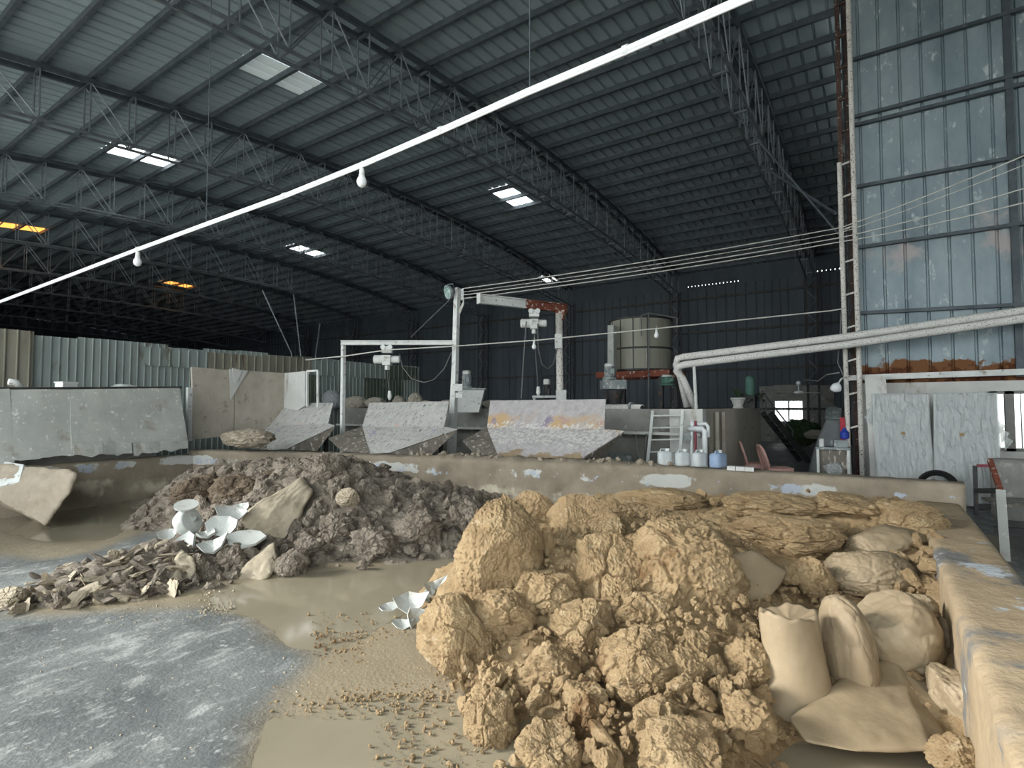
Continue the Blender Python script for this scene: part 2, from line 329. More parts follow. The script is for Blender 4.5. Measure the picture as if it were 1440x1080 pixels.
# ------------------------------------------------------------------ roof: arched trusses, purlins, sheets
def ztop(y): return 9.40 - 0.0066 * (y - 14.0) ** 2
def zbot(y): return 7.98 - 0.0044 * (y - 14.0) ** 2
NODE = [1 + 26 * k / 30 for k in range(31)]
TX = [-2.33 - 6 * k for k in range(10)]
ceiling = bpy.data.objects.new('ceiling', None); COL.objects.link(ceiling); BASE['ceiling'] = np.zeros(3)
setp(ceiling, 'arched corrugated steel roof on dark purlins', 'ceiling', None, 'structure')
XL, XR = -63.0, 7.2
def sky_hit(u, v):
    z = 9.4
    for _ in range(12):
        p = P(u, v, Z=z); z = ztop(p[1]) + 0.16
    return p
SKYS = []   # (x0,x1,y0,y1,material)
for (u0, v0, u1, v1), mk in [((170, 206, 258, 226), 'skylight'), ((693, 264, 738, 287), 'skylight'), ((406, 345, 452, 359), 'skylight'), ((775, 396, 812, 410), 'skylight'),
                             ((46, 451, 76, 457), 'skylight'), ((0, 318, 50, 322), 'skyorange'), ((230, 398, 270, 402), 'skyorange'), ((345, 85, 405, 100), 'skydull')]:
    a, b = sky_hit(u0, v0), sky_hit(u1, v1)
    cx_, cy_ = (a[0] + b[0]) / 2, (a[1] + b[1]) / 2
    SKYS.append((cx_, cy_, mk, a, b))
def sheet_verts(y0, y1, x0, w=0.9, dz=0.16, skip=None):
    prof = []
    for k in range(round(w / .3)):
        for dx, dzz in ((0, 0), (.205, 0), (.222, .045), (.262, .045), (.279, 0)):
            prof.append((k * .3 + dx, dzz))
    prof.append((w, 0))
    ys = [y0] + [y for y in NODE if y0 + .05 < y < y1 - .05] + [y1]
    mb = MB(); n = len(prof); rows = []
    vs = [(x0 + px, y, ztop(y) + dz + pz) for y in ys for px, pz in prof]
    fs = []
    for j in range(len(ys) - 1):
        ym = (ys[j] + ys[j + 1]) / 2
        if skip and skip[0] <= ym <= skip[1]: continue
        for i in range(n - 1): fs.append((j * n + i, j * n + i + 1, (j + 1) * n + i + 1, (j + 1) * n + i))
    mb.add(vs, fs); return mb
half = [(-5.0, 14.0), (14.0, 28.2)]  # front half runs past the trusses, unseen overhang added against direct sky
proto = [part('roof_sheet', sheet_verts(a, b, 0), MT['roof'], ceiling) for a, b in half]
used = [False, False]
nsheet = int((XR - XL) / .9)
for i in range(nsheet):
    x0 = XL + .9 * i
    for h in (0, 1):
        if h == 1 and x0 > -0.5: continue
        hit = [s for s in SKYS if x0 <= s[0] < x0 + .9 and half[h][0] <= s[1] < half[h][1]]
        wide = [s for s in SKYS if s[2] != 'skyorange' and x0 <= s[0] + (0.9 if s[2] == 'x' else 0) < x0 + .9 and half[h][0] <= s[1] < half[h][1]]
        if hit:
            s = hit[0]; k = min(range(1, 30), key=lambda q: abs(NODE[q] - s[1])) - 1
            # the sheet of the skylight spans two purlin bays
            k0, k1 = (k, min(k + 2, 29)) if s[2] != 'skyorange' else (k, k + 2)
            ya, yb = NODE[k0] + .06, NODE[k1] - .0
            part('roof_sheet', sheet_verts(half[h][0], half[h][1], x0, skip=(NODE[k0], NODE[k1])), MT['roof'], ceiling)
            part('skylight_sheet', sheet_verts(NODE[k0], NODE[k1], x0, dz=.155), MT[s[2]], ceiling, label='translucent roof sheet letting daylight in')
        else:
            if not used[h]: used[h] = True; proto[h].location.x = x0
            else: link_copy(proto[h], ceiling, (x0, 0, 0))
for y in NODE:
    x1 = XR if y < 12.3 else -0.45
    mb = MB(); z = ztop(y) + .02
    mb.box(((XL + x1) / 2, y, z + .068), (x1 - XL, .012, .13)); mb.box(((XL + x1) / 2, y + .035, z + .008), (x1 - XL, .065, .012)); mb.box(((XL + x1) / 2, y + .035, z + .130), (x1 - XL, .065, .012))
    part('purlin', mb, MT['steel'], ceiling)
# truss prototype at x = 0
tr0 = thing('roof_truss', 'x', 'roof truss', (TX[0], 14, 7), 'arched lattice roof trusses')
Wd = .17
def loc(x, y, z): return (x, y - 14, z - 7)
for nm, zf, wh, m in (('top_chord', ztop, (.09, .10), 'steel'), ('bottom_chord', zbot, (.05, .05), 'rod')):
    for s in (-1, 1):
        mb = MB(); off = -.06 if nm == 'top_chord' else 0
        for k in range(0, 30):
            mb.bar(loc(s * Wd, NODE[k], zf(NODE[k]) + off), loc(s * Wd, NODE[k + 1], zf(NODE[k + 1]) + off), *wh)
        part(nm, mb, MT[m], tr0, local=True)
for k in range(31):
    y = NODE[k]
    for s in (-1, 1):
        part('post', MB().tube([loc(s * Wd, y, zbot(y)), loc(s * Wd, y, ztop(y) - .05)], .018, 5), MT['rod'], tr0, local=True)
    if k % 2 == 1:
        part('cross_tie', MB().bar(loc(-Wd, y, zbot(y)), loc(Wd, y, zbot(y)), .04, .04), MT['rod'], tr0, local=True)
        part('cross_tie', MB().bar(loc(-Wd, y, ztop(y) - .1), loc(Wd, y, ztop(y) - .1), .05, .05), MT['steel'], tr0, local=True)
    if k % 2 == 0:
        for kk in (k - 1, k + 1):
            if 0 <= kk <= 30:
                y2 = NODE[kk]
                for s in (-1, 1):
                    part('diagonal', MB().tube([loc(s * Wd, y, ztop(y) - .08), loc(s * Wd, y2, zbot(y2))], .016, 5), MT['rod'], tr0, local=True)
tr0['label'] = 'roof truss nearest the tall sheet-metal wall'
ORD = ['second', 'third', 'fourth', 'fifth', 'sixth', 'seventh', 'eighth', 'ninth', 'tenth']
for i, x in enumerate(TX[1:]):
    copy_tree(tr0, (x, 14, 7), ORD[i] + ' lattice roof truss from the tall sheet-metal wall')
# lattice columns carrying the far truss ends
def lattice_column(name, label, x, y, z1, w=.42, group=None, m='darksteel', ties=14):
    t = thing(name, label, 'column', (x, y, 0), group)
    for sx in (-1, 1):
        for sy in (-1, 1):
            part('leg', MB().bar((sx * w / 2, sy * w / 2, 0), (sx * w / 2, sy * w / 2, z1), .055, .055), MT[m], t, local=True)
    for k in range(ties):
        z0, z2 = .2 + (z1 - .3) * k / ties, .2 + (z1 - .3) * (k + 1) / ties
        a = 1 if k % 2 else -1
        part('brace', MB().tube([(-a * w / 2, -w / 2, z0), (a * w / 2, -w / 2, z2)], .015, 5), MT['rod'], t, local=True)
        part('brace', MB().tube([(w / 2, -a * w / 2, z0), (w / 2, a * w / 2, z2)], .015, 5), MT['rod'], t, local=True)
    return t
c0 = lattice_column('lattice_column', 'dark lattice column under the truss nearest the tall sheet-metal wall', TX[0], 26.9, zbot(27) + .1, group='lattice columns along the back wall')
for i, x in enumerate(TX[1:7]):
    copy_tree(c0, (x, 26.9, 0), 'dark lattice column under the ' + ORD[i] + ' truss from the tall wall')

# ------------------------------------------------------------------ walls
def sheet_wall(parent, a, b, z0, z1, mats, nm='wall_sheet', w=.9, rib=.025, seed=1, flip=1, pitch=.3, jitter=0.0):
    """corrugated sheets standing on the line a-b"""
    a, b = np.array(a, float), np.array(b, float); d = n3(b - a); L_ = np.linalg.norm(b - a); nr = np.array([-d[1], d[0]]) * flip
    rng = random.Random(seed); n = max(1, round(L_ / w)); w = L_ / n; npz = max(1, round(w / pitch)); pp = w / npz
    for i in range(n):
        prof = []
        for k in range(npz):
            for fx, dz in ((0, 0), (.78, 0), (.82, 1), (.90, 1), (.94, 0)): prof.append((i * w + (k + fx) * pp, dz * rib))
        prof.append(((i + 1) * w + .04, 0))
        off = rng.uniform(0, .012); zt = z1 + rng.uniform(-jitter, jitter)
        vs = [(a[0] + d[0] * s + nr[0] * (q + off), a[1] + d[1] * s + nr[1] * (q + off), z) for z in (z0, zt) for s, q in prof]
        m = len(prof); fs = [(j, j + 1, m + j + 1, m + j) for j in range(m - 1)]
        part(nm, MB().add(vs, fs), mats[rng.randrange(len(mats))], parent)
def wall(name, label):
    o = bpy.data.objects.new(name, None); COL.objects.link(o); BASE[name] = np.zeros(3); return setp(o, label, 'wall', None, 'structure')
# back wall, with the gap under the eave and the slits daylight comes through
wb = wall('wall_back', 'dark slate sheet wall at the far end of the hall')
YB = 27.6
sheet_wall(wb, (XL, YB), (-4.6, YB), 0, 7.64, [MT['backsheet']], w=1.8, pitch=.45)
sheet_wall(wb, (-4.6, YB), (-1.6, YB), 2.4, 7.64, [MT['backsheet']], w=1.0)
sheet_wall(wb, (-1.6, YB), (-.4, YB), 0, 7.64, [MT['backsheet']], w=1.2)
mb = MB()
x = XL
rng = random.Random(5)
while x < -.4:      # eave strip: closed most of the way, toothed where the light dots show
    open_ = (-8.6 < x < -5.6) or (-3.2 < x < -1.2)
    if open_:
        mb.box((x + .07, YB, 7.62), (.14, .02, .16)); x += .17
    else:
        mb.box((x + .5, YB, 7.62), (1.0, .02, .16)); x += 1.0
mb.box(((XL - .4) / 2, YB, 8.05), (-.4 - XL, .02, .72))
part('eave_strip', mb, MT['backsheet'], wb)
for z in (1.5, 3.4, 5.3, 7.0): part('girt', MB().box(((XL - .4) / 2, YB - .08, z), (-.4 - XL, .06, .10)), MT['darksteel'], wb)
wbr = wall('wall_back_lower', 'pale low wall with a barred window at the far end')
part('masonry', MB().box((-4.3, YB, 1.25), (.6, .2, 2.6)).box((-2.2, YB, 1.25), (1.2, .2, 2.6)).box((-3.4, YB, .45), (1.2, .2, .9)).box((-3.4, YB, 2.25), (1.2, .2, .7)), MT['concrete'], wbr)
wn = wall('window_1', 'bright barred window in the far back wall')
wn['category'] = 'window'
part('window_frame', MB().box((-3.4, YB, 1.88), (1.2, .1, .05)).box((-3.4, YB, .92), (1.2, .1, .05)).box((-3.98, YB, 1.4), (.05, .1, 1)).box((-2.82, YB, 1.4), (.05, .1, 1)).box((-3.4, YB, 1.4), (.06, .1, 1)), MT['white'], wn)
for k in range(8): part('bar', MB().tube([(-3.9 + k * .14, YB - .06, .9), (-3.9 + k * .14, YB - .06, 1.9)], .008, 5), MT['steel'], wn)
part('pane', MB().box((-3.4, YB + .02, 1.4), (1.1, .01, .95)), MT['glass'], wn)
# side wall running back from the tall column
wr = wall('wall_right_rear', 'dark sheet wall running back behind the tall lattice column')
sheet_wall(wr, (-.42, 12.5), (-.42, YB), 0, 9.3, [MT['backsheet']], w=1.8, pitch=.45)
# end wall far left, then unseen front and right walls that hold back daylight
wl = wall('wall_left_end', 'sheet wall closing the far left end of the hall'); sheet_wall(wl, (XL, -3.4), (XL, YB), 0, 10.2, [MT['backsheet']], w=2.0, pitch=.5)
wf = wall('wall_front_light_block', 'unseen sheet wall along the front, sized to keep daylight off the far left'); sheet_wall(wf, (XL, -.9), (-30, -.9), 0, 8.0, [MT['backsheet']], w=2.0, pitch=.5)  # out of view; its end is set by how dark the far left gets
wsr = wall('wall_right_light_block', 'unseen sheet wall added on the right to cut side light'); sheet_wall(wsr, (7.2, -3.4), (7.2, 12.4), 0, 10.2, [MT['backsheet']], w=2.0, pitch=.5)  # out of view, added to stop light from the right
# tall blue-grey wall on the right
WY = 12.2
wt = wall('wall_right', 'tall blue-grey corrugated wall with rust along its foot')
sheet_wall(wt, (-.44, WY), (7.2, WY), 2.02, 9.9, [MT['wallsheet']], w=.9, rib=.05, flip=1, seed=3)
for (u0, v0, u1, v1) in [(1200, 84, 1440, 12), (1207, 163, 1440, 103), (1207, 175, 1440, 118), (1203, 263, 1440, 219), (1207, 348, 1440, 314), (1210, 440, 1440, 428)]:
    a, b = P(u0, v0, Y=WY - .07), P(u1, v1, Y=WY - .07); b2 = a + (b - a) * 2.6; a2 = a - (b - a) * .03
    part('girt', MB().bar(a2, b2, .07, .06), MT['steel'], wt)
for u in (1408,):
    p = P(u, 20, Y=WY - .05); part('stanchion', MB().box((p[0] + .06, WY - .05, 5.9), (.10, .08, 7.6)), MT['steel'], wt)
a, b = P(1212, 531, Y=WY - .12), P(1440, 523, Y=WY - .12)
part('sill_beam', MB().bar(a - (b - a) * .1, a + (b - a) * 2.6, .14, .10), MT['white'], wt)
# plastered lower wall with a window to the yard
zt, zb_ = 1.86, .86
xw0, xw1 = P(1393, 560, Y=WY)[0], 4.2
wlw = wall('wall_right_lower', 'pale plastered lower wall with a window opening')
part('plaster', MB().box(((-.3 + xw0) / 2, WY + .1, 1.02), (xw0 + .3, .2, 2.04)).box(((xw0 + xw1) / 2, WY + .1, zb_ / 2), (xw1 - xw0, .2, zb_)).box(((xw0 + xw1) / 2, WY + .1, (zt + 2.04) / 2), (xw1 - xw0, .2, 2.04 - zt)).box(((xw1 + 7.2) / 2, WY + .1, 1.02), (7.2 - xw1, .2, 2.04)), MT['paleconc'], wlw)
wn2 = wall('window_2', 'bright window in the plastered wall beside the wrapped panels'); wn2['category'] = 'window'
mb = MB(); x = xw0
mb.box(((xw0 + xw1) / 2, WY + .05, zt - .02), (xw1 - xw0, .1, .05)).box(((xw0 + xw1) / 2, WY + .05, zb_ + .02), (xw1 - xw0, .1, .05))
for xx in (P(1421, 600, Y=WY)[0], xw0 + .02, 3.0, 4.1): mb.box((xx, WY + .05, (zt + zb_) / 2), (.12 if 1.5 < xx < 2.5 else .05, .1, zt - zb_))
part('window_frame', mb, MT['concrete'], wn2)
for k in range(10): part('bar', MB().tube([(xw0 + .18 + k * .2, WY + .02, zb_), (xw0 + .18 + k * .2, WY + .02, zt)], .008, 5), MT['steel'], wn2)
part('pane', MB().box(((xw0 + xw1) / 2, WY + .12, (zt + zb_) / 2), (xw1 - xw0, .01, zt - zb_)), MT['glass'], wn2)
# ------------------------------------------------------------------ floor with hollows that hold the puddles
def inpoly(x, y, poly):
    r = np.zeros(x.shape, bool); n = len(poly)
    for i in range(n):
        x0, y0 = poly[i]; x1, y1 = poly[(i + 1) % n]
        c = ((y0 > y) != (y1 > y)) & (x < (x1 - x0) * (y - y0) / (y1 - y0 + 1e-12) + x0); r ^= c
    return r
def blur(a, n):
    for _ in range(n):
        p = np.pad(a, 1, mode='edge'); a = (p[:-2, 1:-1] + p[2:, 1:-1] + p[1:-1, :-2] + p[1:-1, 2:] + 2 * p[1:-1, 1:-1]) / 6
    return a
def px_poly(pts): return [tuple(P(u, v, Z=0)[:2]) for u, v in pts]
PUD = [px_poly(q) for q in ([(300, 832), (360, 815), (430, 808), (520, 798), (600, 785), (680, 775), (690, 845), (640, 850), (560, 862), (525, 880), (500, 905), (445, 915), (405, 905), (380, 880), (345, 862), (300, 858)],
    [(440, 1010), (500, 985), (560, 985), (600, 985), (660, 1000), (760, 1100), (740, 1160), (360, 1160), (355, 1080), (368, 1030), (372, 1005)],
    [(1080, 1050), (1330, 1055), (1340, 1160), (1060, 1160)], [(0, 748), (70, 762), (150, 760), (190, 735), (150, 715), (60, 705), (0, 722)])]
MUD = [px_poly(q) for q in ([(270, 858), (330, 850), (390, 905), (440, 925), (405, 960), (368, 1005), (350, 1160), (1420, 1160), (1420, 640), (180, 640), (150, 690), (240, 760), (0, 870)], [(-80, 700), (-80, 775), (60, 790), (140, 775), (240, 735), (290, 690), (150, 680)])]
st = .04; gx = np.arange(-11.2, 1.6 + st, st); gy = np.arange(-.6, 9.0 + st, st); GX, GY = np.meshgrid(gx, gy)
wm = np.zeros(GX.shape); mm_ = np.zeros(GX.shape)
for q in PUD: wm = np.maximum(wm, inpoly(GX, GY, q))
for q in MUD: mm_ = np.maximum(mm_, inpoly(GX, GY, q))
wm = blur(wm, 14); mm_ = np.maximum(blur(mm_, 20), np.clip(wm * 1.5, 0, 1))
flat = np.stack([GX.ravel(), GY.ravel(), 0 * GX.ravel()], 1)
nz = fbm(flat * 1.8, 4, 3).reshape(GX.shape); nf = fbm(flat * 9, 4, 8).reshape(GX.shape)
edge = np.minimum.reduce([GX - gx[0], gx[-1] - GX, GY - gy[0], gy[-1] - GY]); em = np.clip(edge / .3, 0, 1)
H = .014 - .034 * wm + em * (nz * .018 + nf * .010 * np.clip(mm_ * 1.4, .15, 1))
H = np.where(wm < .05, np.maximum(H, .004), H) * em
n1, n2 = len(gx), len(gy)
vs = np.stack([GX.ravel(), GY.ravel(), H.ravel()], 1)
ii = np.arange(n1 * n2).reshape(n2, n1)
fs = np.stack([ii[:-1, :-1].ravel(), ii[:-1, 1:].ravel(), ii[1:, 1:].ravel(), ii[1:, :-1].ravel()], 1)
mb = MB(); mb.v = [tuple(p) for p in vs.tolist()]; mb.f = [tuple(p) for p in fs.tolist()]
x0, x1, y0, y1 = gx[0], gx[-1], gy[0], gy[-1]
for (a, b, c, d) in ((XL - 1, x0, -1.2, 29), (x1, 9, -1.2, 29), (x0, x1, y1, 29), (x0, x1, -1.2, y0)):
    mb.add([(a, c, 0), (b, c, 0), (b, d, 0), (a, d, 0)], [(0, 1, 2, 3)])
floor = struct('floor', mb, MT['floor'], 'worn grey concrete floor with wet mud', 'floor', smooth=True)
at = floor.data.attributes.new('mud', 'FLOAT', 'POINT')
mudv = np.clip((mm_ + nz * .5) * 1.25 - .15, 0, 1).ravel()
vals = np.zeros(len(floor.data.vertices)); vals[:len(mudv)] = mudv; at.data.foreach_set('value', vals)
yard = struct('floor_yard_bounce', MB().add([(-70, -70, -.004), (40, -70, -.004), (40, -1.2, -.004), (-70, -1.2, -.004)], [(0, 1, 2, 3)]).add([(9, -1.2, -.004), (40, -1.2, -.004), (40, 60, -.004), (9, 60, -.004)], [(0, 1, 2, 3)]).add([(-70, 29, -.004), (9, 29, -.004), (9, 60, -.004), (-70, 60, -.004)], [(0, 1, 2, 3)]), MT['ground'], 'concrete yard outside the hall, added pale to bounce light onto the roof', 'floor')  # ground plane added as a pale reflector for the roof
for q, lab in zip(PUD, ('muddy puddle between the grey clay heap and the concrete floor', 'muddy puddle in the foreground left of the tan clay heap', 'small puddle at the foot of the smooth clay slabs on the right', 'dark puddle on the floor below the far left panels')):
    q = np.array(q); c = q.mean(0); r = c + (q - c) * 1.10
    single('puddle', MB().add([(p[0], p[1], 0.0) for p in r], [tuple(range(len(r)))]), MT['water'], lab, 'puddle', kind='stuff')

# ------------------------------------------------------------------ walls of the clay pit
def pit_wall(name, line, h, th, label, mudrange=None, step=.06, rough=.02, mtl='pitwall'):
    line = [np.array(p, float) for p in line]; pts = []
    for a, b in zip(line[:-1], line[1:]):
        n = max(1, int(np.linalg.norm(b - a) / step)); pts += [a + (b - a) * k / n for k in range(n)]
    pts.append(line[-1]); pts = np.array(pts); n = len(pts)
    tg = np.gradient(pts, axis=0); tg /= np.linalg.norm(tg, axis=1)[:, None]; nr = np.stack([tg[:, 1], -tg[:, 0]], 1)   # towards the pit
    rows = [(0, z) for z in np.linspace(0, h - .03, 15)] + [(.02, h - .008), (.05, h)] + [(t, h) for t in np.linspace(.08, th - .04, 5)] + [(th - .01, h - .01), (th, h - .04), (th, 0)]
    V = np.array([[(pts[i, 0] - nr[i, 0] * o, pts[i, 1] - nr[i, 1] * o, z) for i in range(n)] for o, z in rows]).reshape(-1, 3)
    NR = np.array([[(nr[i, 0] * (1 if o < .04 else 0), nr[i, 1] * (1 if o < .04 else 0), 1.0 if .03 < o < th - .02 else .25 if z > h - .1 else 0) for i in range(n)] for o, z in rows]).reshape(-1, 3)
    amp = np.full(len(V), rough)
    if mudrange:
        f = np.clip((V[:, 0] - mudrange[0]) / .8, 0, 1) * np.clip((mudrange[1] - V[:, 0]) / .8, 0, 1); amp = amp + .05 * f
    d = fbm(V * 5, 4, 11) * amp * 1.5 + np.abs(fbm(V * 16, 3, 5)) * amp + (amp - rough) * .8
    d[V[:, 2] < .01] = 0
    V = V + NR * d[:, None]
    m = len(rows); fs = [(j * n + i, j * n + i + 1, (j + 1) * n + i + 1, (j + 1) * n + i) for j in range(m - 1) for i in range(n - 1)]
    fs += [tuple(j * n for j in range(m)), tuple(j * n + n - 1 for j in range(m - 1, -1, -1))]
    mb = MB(); mb.v = [tuple(p) for p in V.tolist()]; mb.f = fs
    return struct(name, mb, MT[mtl], label, 'wall', smooth=True)
back_line = [P(u, v, Z=.8)[:2] for u, v in ((265, 633), (450, 637), (640, 645), (960, 658), (1100, 665), (1357, 680))]
back_line[-1][1] = back_line[-2][1] + .02
wpb = pit_wall('wall_pit_back', back_line, .80, .26, 'low mud-caked pit wall with peeling white plaster', (-6.4, -2.2))
CORN = back_line[0]
wpl = pit_wall('wall_pit_left', [(CORN[0] + .1, -1.0), (CORN[0] + .1, CORN[1] + .1)], .72, .26, 'low dark pit wall on the left under the grey panels')
KX0, KX1 = .30, .68
wpr = pit_wall('wall_pit_right', [(KX0, 7.25), (KX0, .3)], .60, KX1 - KX0, 'broad clay-smeared kerb on the right of the pit', mtl='kerb')
for k, (u, v) in enumerate(((1030, 660), (1042, 660), (1054, 661))):
    p = P(u, v + 2, Y=back_line[3][1] + .12); part('brick', MB().box((p[0], p[1], .825), (.10, .12, .05), rz=.1 * k - .05), MT['paleconc'], wpb)

# ------------------------------------------------------------------ clay: height fields, lumps, clods
def ico(sub):
    bm = bmesh.new(); bmesh.ops.create_icosphere(bm, subdivisions=sub, radius=1.0); bm.verts.ensure_lookup_table()
    v = np.array([p.co[:] for p in bm.verts]); f = [tuple(q.index for q in p.verts) for p in bm.faces]; bm.free(); return v, f
ICO = {k: ico(k) for k in (2, 3, 4, 5, 6)}
def lump(seed, sub=5, amp=.18, crumb=.05, clod=0.0, cuts=5, cd_=(.5, .86)):
    v, f = ICO[sub]; rng = np.random.RandomState(seed); v = v.copy()
    for _ in range(cuts):
        n = rng.normal(size=3); n /= np.linalg.norm(n); c = rng.uniform(*cd_)
        d = v @ n; v = v - np.outer(np.clip(d - c, 0, None), n) * .92
    off = rng.uniform(-50, 50, 3); nr = v / np.linalg.norm(v, axis=1)[:, None]
    d = amp * fbm(v * 1.3 + off, 3, seed) * 1.6
    if crumb:
        rg = fbm(v * 2.6 + off, 5, seed + 5, True); d = d + crumb * rg * 1.5
        wv = v + .22 * np.stack([vnoise(v * 2.2 + off + 9 * q, seed + q) for q in range(3)], 1)
        f1, f2 = worley(wv * 1.7 + off, seed + 2); d = d - crumb * 1.3 * np.exp(-((f2 - f1) / .07) ** 2)
    if crumb: d = d + crumb * .5 * fbm(v * 10 + off, 3, seed + 7)
    if clod:
        f1, f2 = worley(v * 2.4 + off, seed); d = d + clod * (.55 - f1) * 1.6
        f1, f2 = worley(v * 5.5 + off, seed + 1); d = d + clod * .45 * (.5 - f1) * 1.6
    if crumb > .025: d = d + rng.normal(size=len(v)) * (.011 if sub >= 6 else .016)
    return v + nr * d[:, None], f
def rot(rng):
    q = rng.normal(size=4); q /= np.linalg.norm(q); w, x, y, z = q
    return np.array([[1 - 2 * (y * y + z * z), 2 * (x * y - z * w), 2 * (x * z + y * w)], [2 * (x * y + z * w), 1 - 2 * (x * x + z * z), 2 * (y * z - x * w)], [2 * (x * z - y * w), 2 * (y * z + x * w), 1 - 2 * (x * x + y * y)]])
VIEW = np.stack([RGT, FWD, np.array([0, 0, 1.0])], 1)
def put_lump(name, label, cat, u, v, d, wpx, hpx, mtl, seed, depth=None, sub=5, group=None, roll=0.0, **k):
    c = P(u, v, d=d); rx = wpx * d / F / 2; rz = hpx * d / F / 2; ry = depth if depth else (rx + rz) / 2
    vv, f = lump(seed, sub, **k)
    vv = vv / np.abs(vv).max(0) * np.array([rx, ry, rz])
    a, b = math.cos(roll), math.sin(roll); vv = vv @ np.array([[a, 0, b], [0, 1, 0], [-b, 0, a]])
    vv = vv @ VIEW.T + c
    mb = MB(); mb.v = vv.tolist(); mb.f = f
    return single(name, mb, MT[mtl], label, cat, group, smooth=mtl in ('tansmooth', 'ceramic', 'film', 'tarp'))
def hull(points, sub=14, sm=4, seed=1, amp=.02, fr=3.0, crumb=.006):
    bm = bmesh.new()
    for p in points: bm.verts.new([float(x) for x in p])
    r = bmesh.ops.convex_hull(bm, input=bm.verts[:]); junk = [e for e in r['geom_interior'] + r['geom_unused'] if isinstance(e, bmesh.types.BMVert)]
    bmesh.ops.delete(bm, geom=list(set(junk)), context='VERTS')
    bmesh.ops.triangulate(bm, faces=bm.faces[:])
    bmesh.ops.subdivide_edges(bm, edges=bm.edges[:], cuts=sub, use_grid_fill=True)
    for _ in range(sm): bmesh.ops.smooth_vert(bm, verts=bm.verts[:], factor=.5, use_axis_x=True, use_axis_y=True, use_axis_z=True)
    bm.normal_update(); bm.verts.ensure_lookup_table()
    v = np.array([p.co[:] for p in bm.verts]); n = np.array([p.normal[:] for p in bm.verts]); f = [tuple(q.index for q in p.verts) for p in bm.faces]; bm.free()
    d = amp * fbm(v * fr + seed * 3.1, 3, seed) * 1.6 + crumb * fbm(v * 14, 3, seed + 3, True) * 2
    mb = MB(); mb.v = (v + n * d[:, None]).tolist(); mb.f = f; return mb
def tps(ctrl):
    c = np.array(ctrl, float); n = len(c); D = np.linalg.norm(c[:, None, :2] - c[None, :, :2], axis=2)
    K = np.where(D > 0, D * D * np.log(D + 1e-9), 0) + np.eye(n) * .02
    Pm = np.concatenate([np.ones((n, 1)), c[:, :2]], 1); A = np.zeros((n + 3, n + 3)); A[:n, :n] = K; A[:n, n:] = Pm; A[n:, :n] = Pm.T
    w = np.linalg.solve(A, np.concatenate([c[:, 2], np.zeros(3)]))
    def f(x, y):
        x, y = np.asarray(x, float), np.asarray(y, float); r = np.zeros(x.shape)
        for i in range(n):
            d2 = (x - c[i, 0]) ** 2 + (y - c[i, 1]) ** 2; r = r + w[i] * .5 * d2 * np.log(d2 + 1e-12)
        return r + w[n] + w[n + 1] * x + w[n + 2] * y
    return f
def foot(lst, z=-.05): return [tuple(P(u, v, Z=0)[:2]) + (z,) for u, v in lst]
def top(lst): return [tuple(P(u, v, d=d)) for u, v, d in lst]
def heap(name, label, fn, bounds, step, mtl, seed, a1, a2, a3, clip=None, f1s=5.0, f2s=14.0):
    gx = np.arange(bounds[0], bounds[1], step); gy = np.arange(bounds[2], bounds[3], step); X, Y = np.meshgrid(gx, gy)
    Hh = fn(X, Y)
    if clip is not None: Hh = np.where(clip(X, Y), Hh, -1)
    gyy, gxx = np.gradient(Hh, step); nr = np.stack([-gxx, -gyy, np.ones_like(Hh)], -1).reshape(-1, 3); nr /= np.linalg.norm(nr, axis=1)[:, None]
    nr = np.where((np.abs(Hh) > .9).ravel()[:, None], np.array([0, 0, 1.0]), nr)
    V = np.stack([X.ravel(), Y.ravel(), Hh.ravel()], 1)
    w1, _ = worley(V * f1s, seed); w2, _ = worley(V * f2s, seed + 2)
    d = a1 * fbm(V * 2.0, 3, seed) * 1.6 + a2 * (.5 - w1) * 1.5 + a3 * (.5 - w2) * 1.5 + a3 * .8 * fbm(V * 30, 2, seed + 9)
    d = d + np.random.RandomState(seed).normal(size=len(V)) * step * .16
    V = V + nr * (d * np.clip(Hh.ravel() / .12 + .4, .15, 1))[:, None]
    keep = (Hh > -.06)
    n1 = len(gx); ii = np.arange(X.size).reshape(X.shape)
    q = keep[:-1, :-1] & keep[:-1, 1:] & keep[1:, 1:] & keep[1:, :-1]
    fs = np.stack([ii[:-1, :-1][q], ii[:-1, 1:][q], ii[1:, 1:][q], ii[1:, :-1][q]], 1)
    us = np.unique(fs); mp = np.zeros(X.size, int); mp[us] = np.arange(len(us))
    mb = MB(); mb.v = V[us].tolist(); mb.f = mp[fs].tolist()
    return single(name, mb, MT[mtl], label, 'clay heap', smooth=False)
tan_ctrl = foot([(640, 790), (590, 900), (572, 940), (600, 985), (620, 1020), (650, 1090), (680, 1200), (1100, 1085), (1200, 1070), (1300, 1075), (655, 760), (850, 1250), (1000, 1250)], -.04) + top([
    (662, 760, 4.7), (700, 730, 4.5), (760, 715, 4.7), (850, 725, 4.6), (960, 745, 4.2), (1030, 790, 3.9), (850, 850, 3.5), (900, 950, 2.95), (750, 900, 3.25), (690, 960, 2.95), (700, 1010, 2.8),
    (950, 880, 3.2), (1000, 930, 2.95), (1060, 1020, 2.5), (960, 1060, 2.3), (830, 1040, 2.5), (740, 1060, 2.5), (1100, 960, 2.9), (1130, 880, 3.4), (1200, 860, 3.6), (1300, 900, 3.3), (1350, 1000, 2.65), (1120, 800, 4.1), (1150, 770, 4.5), (1250, 790, 4.2),
    (1080, 830, 3.7), (1000, 712, 5.5), (1100, 715, 5.2), (1200, 710, 5.0), (1290, 725, 4.6), (900, 702, 5.9), (820, 704, 5.7), (1000, 692, 6.7), (1200, 695, 6.0), (1300, 700, 5.6), (1325, 780, 3.9), (1345, 860, 3.2), (880, 690, 6.9), (740, 730, 6.4)])
tan_f = tps(tan_ctrl)
